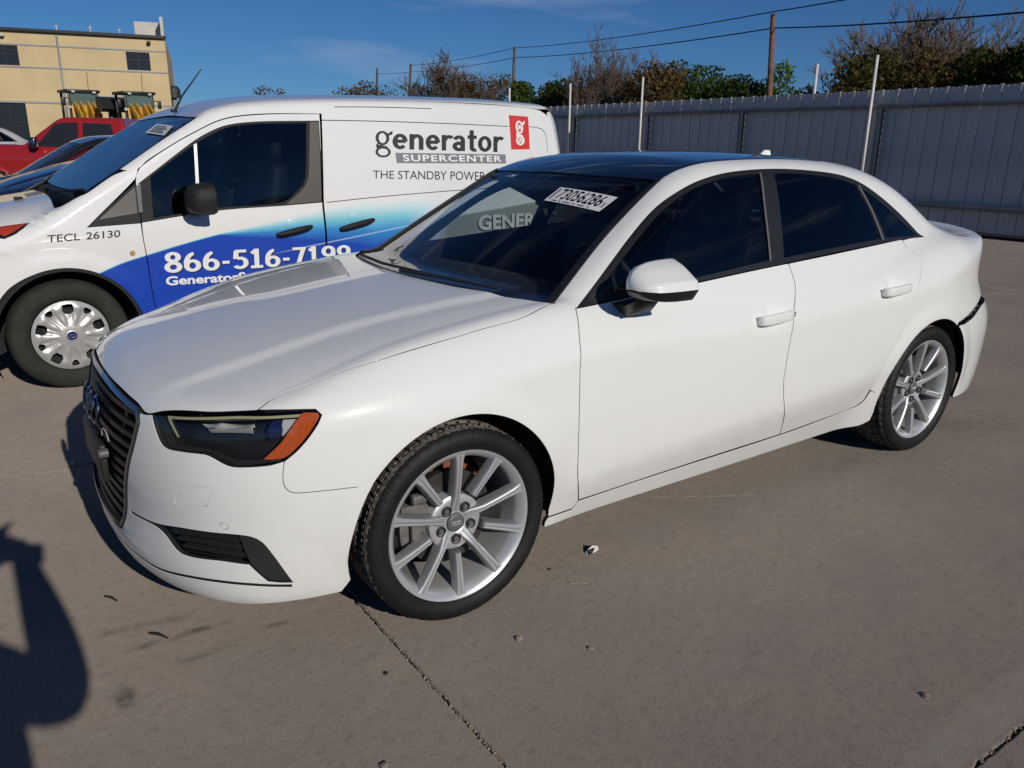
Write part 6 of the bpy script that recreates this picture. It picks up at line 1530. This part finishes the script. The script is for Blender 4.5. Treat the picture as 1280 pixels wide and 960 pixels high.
def surface_net(f, lo, hi, h):
    n = [int(math.ceil((b-a)/h))+1 for a, b in zip(lo, hi)]; ax = [a+h*np.arange(k) for a, k in zip(lo, n)]
    X = np.stack(np.meshgrid(*ax, indexing='ij'), -1); D = f(X.reshape(-1, 3)).reshape(n); S = D < 0
    C = np.zeros([k-1 for k in n], int); 
    for i in (0, 1):
        for j in (0, 1):
            for k in (0, 1): C += S[i:n[0]-1+i, j:n[1]-1+j, k:n[2]-1+k]
    act = np.argwhere((C > 0) & (C < 8)); idx = -np.ones(C.shape, int); idx[tuple(act.T)] = np.arange(len(act))
    P = np.stack([ax[d][act[:, d]]+h/2 for d in range(3)], 1)
    for _ in range(6):
        g = gradf(f, P, h*.05); P = P-g*np.clip(f(P), -h, h)[:, None]*.8
    Fc = []
    for d in range(3):
        e = (d+1) % 3, (d+2) % 3; sl0 = [slice(None)]*3; sl1 = [slice(None)]*3; sl0[d] = slice(0, -1); sl1[d] = slice(1, None)
        ch = np.argwhere(S[tuple(sl0)] != S[tuple(sl1)])
        for c in ch:
            if min(c[e[0]], c[e[1]]) < 1 or c[e[0]] >= n[e[0]]-1 or c[e[1]] >= n[e[1]]-1: continue
            q = []
            for a, b in ((0, 0), (-1, 0), (-1, -1), (0, -1)):
                t = list(c); t[e[0]] += a; t[e[1]] += b; q.append(idx[tuple(t)])
            if min(q) < 0: continue
            Fc.append(tuple(q) if S[tuple(c)] else tuple(q[::-1]))
    return P, Fc, gradf(f, P)
P_, F_, N_ = surface_net(FK, (-1.2, -1.15, .2), (5.0, 1.15, 2.1), .055)
pk = thing('red_pickup', 'bright red pickup truck parked in front of the yellow loaders', 'truck', (.05, 18.9, 0), R(-24), 'cars parked behind the van')
keep = [f for f in F_ if not any(np.hypot(P_[f[0]][0]-xc, P_[f[0]][2]-.42) < .46 and abs(P_[f[0]][1]) > .55 for xc in (0, 3.7))]
mesh_obj('body', P_, keep, M_redp, pk, N_); pk.scale = (.95, .95, .985)
fk = dict(f=FK, rim=False, h=.08, gap=0., corner=30)
for k in (1, -1):
    def pkp(name, o, m, off=.008):
        r = panel(name, SIDE, np.array(o), [m, m], pk, mirror=(k < 0), off=off, **fk)
        if k < 0: bpy.data.objects.remove(r[0]); return r[1]
        return r
    pkp('side_window', [(1.02, 1.30), (1.42, 1.76), (1.60, 1.80), (1.92, 1.81), (1.92, 1.28)], M_dglass); pkp('side_window', [(2.02, 1.28), (2.02, 1.81), (2.62, 1.79), (2.74, 1.30)], M_dglass)
    for xc in (0, 3.7):
        mb = MB(); mb.lathe([(.0, -.10), (.24, -.11), (.26, -.14), (.38, -.14), (.42, -.10), (.42, .10), (.38, .14), (.2, .1)], 36, 'Y'); w_ = mb.build('wheel', M_tyre2, pk); w_.location = (xc, -k*.86, .42); w_.rotation_euler = (0, 0, 0 if k > 0 else math.pi)
        mb = MB(); mb.lathe([(0, -.15), (.08, -.15), (.22, -.13), (.25, -.145), (.25, -.1)], 24, 'Y'); mb.build('rim', M_silver, w_)
        mb = MB(); mb.lathe([(.46, -k*.98), (.46, -k*.5), (0, -k*.5)], 30, 'Y', (xc, 0, .42), ang=R(210), a0=R(-15)); mb.build('wheel_liner', M_inner, pk)
    mb = MB(); mb.box((1.05, -k*1.12, 1.38), (.16, .22, .22), bev=.05, seg=3); mb.box((1.05, -k*.98, 1.32), (.06, .2, .05)); mb.build('side_mirror', M_chrome, pk)
    mb = MB(); mb.box((2.0, -k*.985, 1.10), (.22, .05, .04), bev=.015); mb.build('door_handle', M_redp, pk)
# dry weeds between the far cars
G = random.Random(9); V = []; Fc = []
for _ in range(900):
    p = at_depth([(G.uniform(-20, 62), 205)], G.uniform(9, 11.2))[0]; b = len(V); hh = G.uniform(.5, 1.12); a = G.uniform(0, 6.28); w_ = .012; lx, ly = G.gauss(0, .14), G.gauss(0, .14)
    V += [(p[0]-w_*math.cos(a), p[1]-w_*math.sin(a), 0), (p[0]+w_*math.cos(a), p[1]+w_*math.sin(a), 0), (p[0]+lx, p[1]+ly, hh)]; Fc.append((b, b+1, b+2))
tag(mesh_obj('dry_weeds', V, Fc, L_dry, smooth=False), 'patch of dry brown weeds between the dark cars at left', kind='stuff')

# ---------------------------------------------------------------- the photographer, standing behind the camera
M_cloth = mat('dark_jacket', (.03, .035, .05), .9); M_skin = mat('skin', (.45, .28, .20), .5)
person = thing('person', 'photographer in a dark jacket holding a phone up with both hands', 'person', (-1.38, -3.14, 0))
jo = [(.08, 0, .96, .20), (.05, 0, 1.12, .19), (-.03, 0, 1.32, .16), (-.05, 0, 1.45, .075), (-.05, .02, 1.53, .065), (-.05, .03, 1.63, .098), (-.05, .03, 1.72, .075),
      (.10, 0, .90, .10), (.11, .02, .50, .062), (.11, 0, .10, .045), (.12, .14, .05, .04), (-.10, 0, .90, .10), (-.11, .02, .50, .062), (-.11, 0, .10, .045), (-.12, .14, .05, .04),
      (.06, .0, 1.30, .09), (.305, .06, 1.12, .085), (.285, .20, 1.28, .070), (.265, .31, 1.405, .045), (-.20, .0, 1.38, .10), (-.30, .10, 1.34, .075), (.02, .28, 1.42, .055), (.20, .34, 1.455, .036)]
ed = [(0, 1), (1, 2), (2, 3), (3, 4), (4, 5), (5, 6), (0, 7), (7, 8), (8, 9), (9, 10), (0, 11), (11, 12), (12, 13), (13, 14), (2, 15), (15, 16), (16, 17), (17, 18), (2, 19), (19, 20), (20, 21), (21, 22)]
# hands: a palm and five fingers closing on the phone
def hand(base, wrist, sx, pts, eds):
    i0 = len(pts); w = np.array(wrist); pts.append((*w+np.array([0, .03, .03]), .030)); eds.append((base, i0))
    for k in range(4):
        r = w+np.array([sx*(.012*k-.018), .045, .055]); a = len(pts); pts += [(*r, .010), (*r+np.array([-sx*.012, .022, .030-.004*k]), .0088), (*r+np.array([-sx*.034, .018, .046-.006*k]), .0075)]; eds += [(i0, a), (a, a+1), (a+1, a+2)]
    a = len(pts); pts += [(*w+np.array([-sx*.03, .03, .03]), .0115), (*w+np.array([-sx*.045, .05, .05]), .0095)]; eds += [(i0, a), (a, a+1)]
hand(18, jo[18][:3], 1, jo, ed); hand(22, jo[22][:3], -1, jo, ed)
me = bpy.data.meshes.new('body'); me.from_pydata([p[:3] for p in jo], ed, []); me.materials.append(M_cloth); bo = link(bpy.data.objects.new('body', me), person)
sk_ = bo.modifiers.new('skin', 'SKIN'); sk_.use_smooth_shade = True
for v, p in zip(me.skin_vertices[0].data, jo): v.radius = (p[3], p[3]); v.use_root = False
me.skin_vertices[0].data[0].use_root = True
bo.modifiers.new('smooth', 'SUBSURF').render_levels = 2
phone = MB(); phone.box((0, 0, 0), (.15, .008, .072), bev=.003); po = phone.build('phone', M_gloss if 'M_gloss' in globals() else M_black, None)
po.matrix_world = Matrix(((RT[0], FW[0], UP[0], CAM[0]-FW[0]*.016+RT[0]*.04), (RT[1], FW[1], UP[1], CAM[1]-FW[1]*.016+RT[1]*.04), (RT[2], FW[2], UP[2], CAM[2]-FW[2]*.016+RT[2]*.04), (0, 0, 0, 1)))
tag(po, 'black phone held up by the photographer in a dark jacket', 'phone')
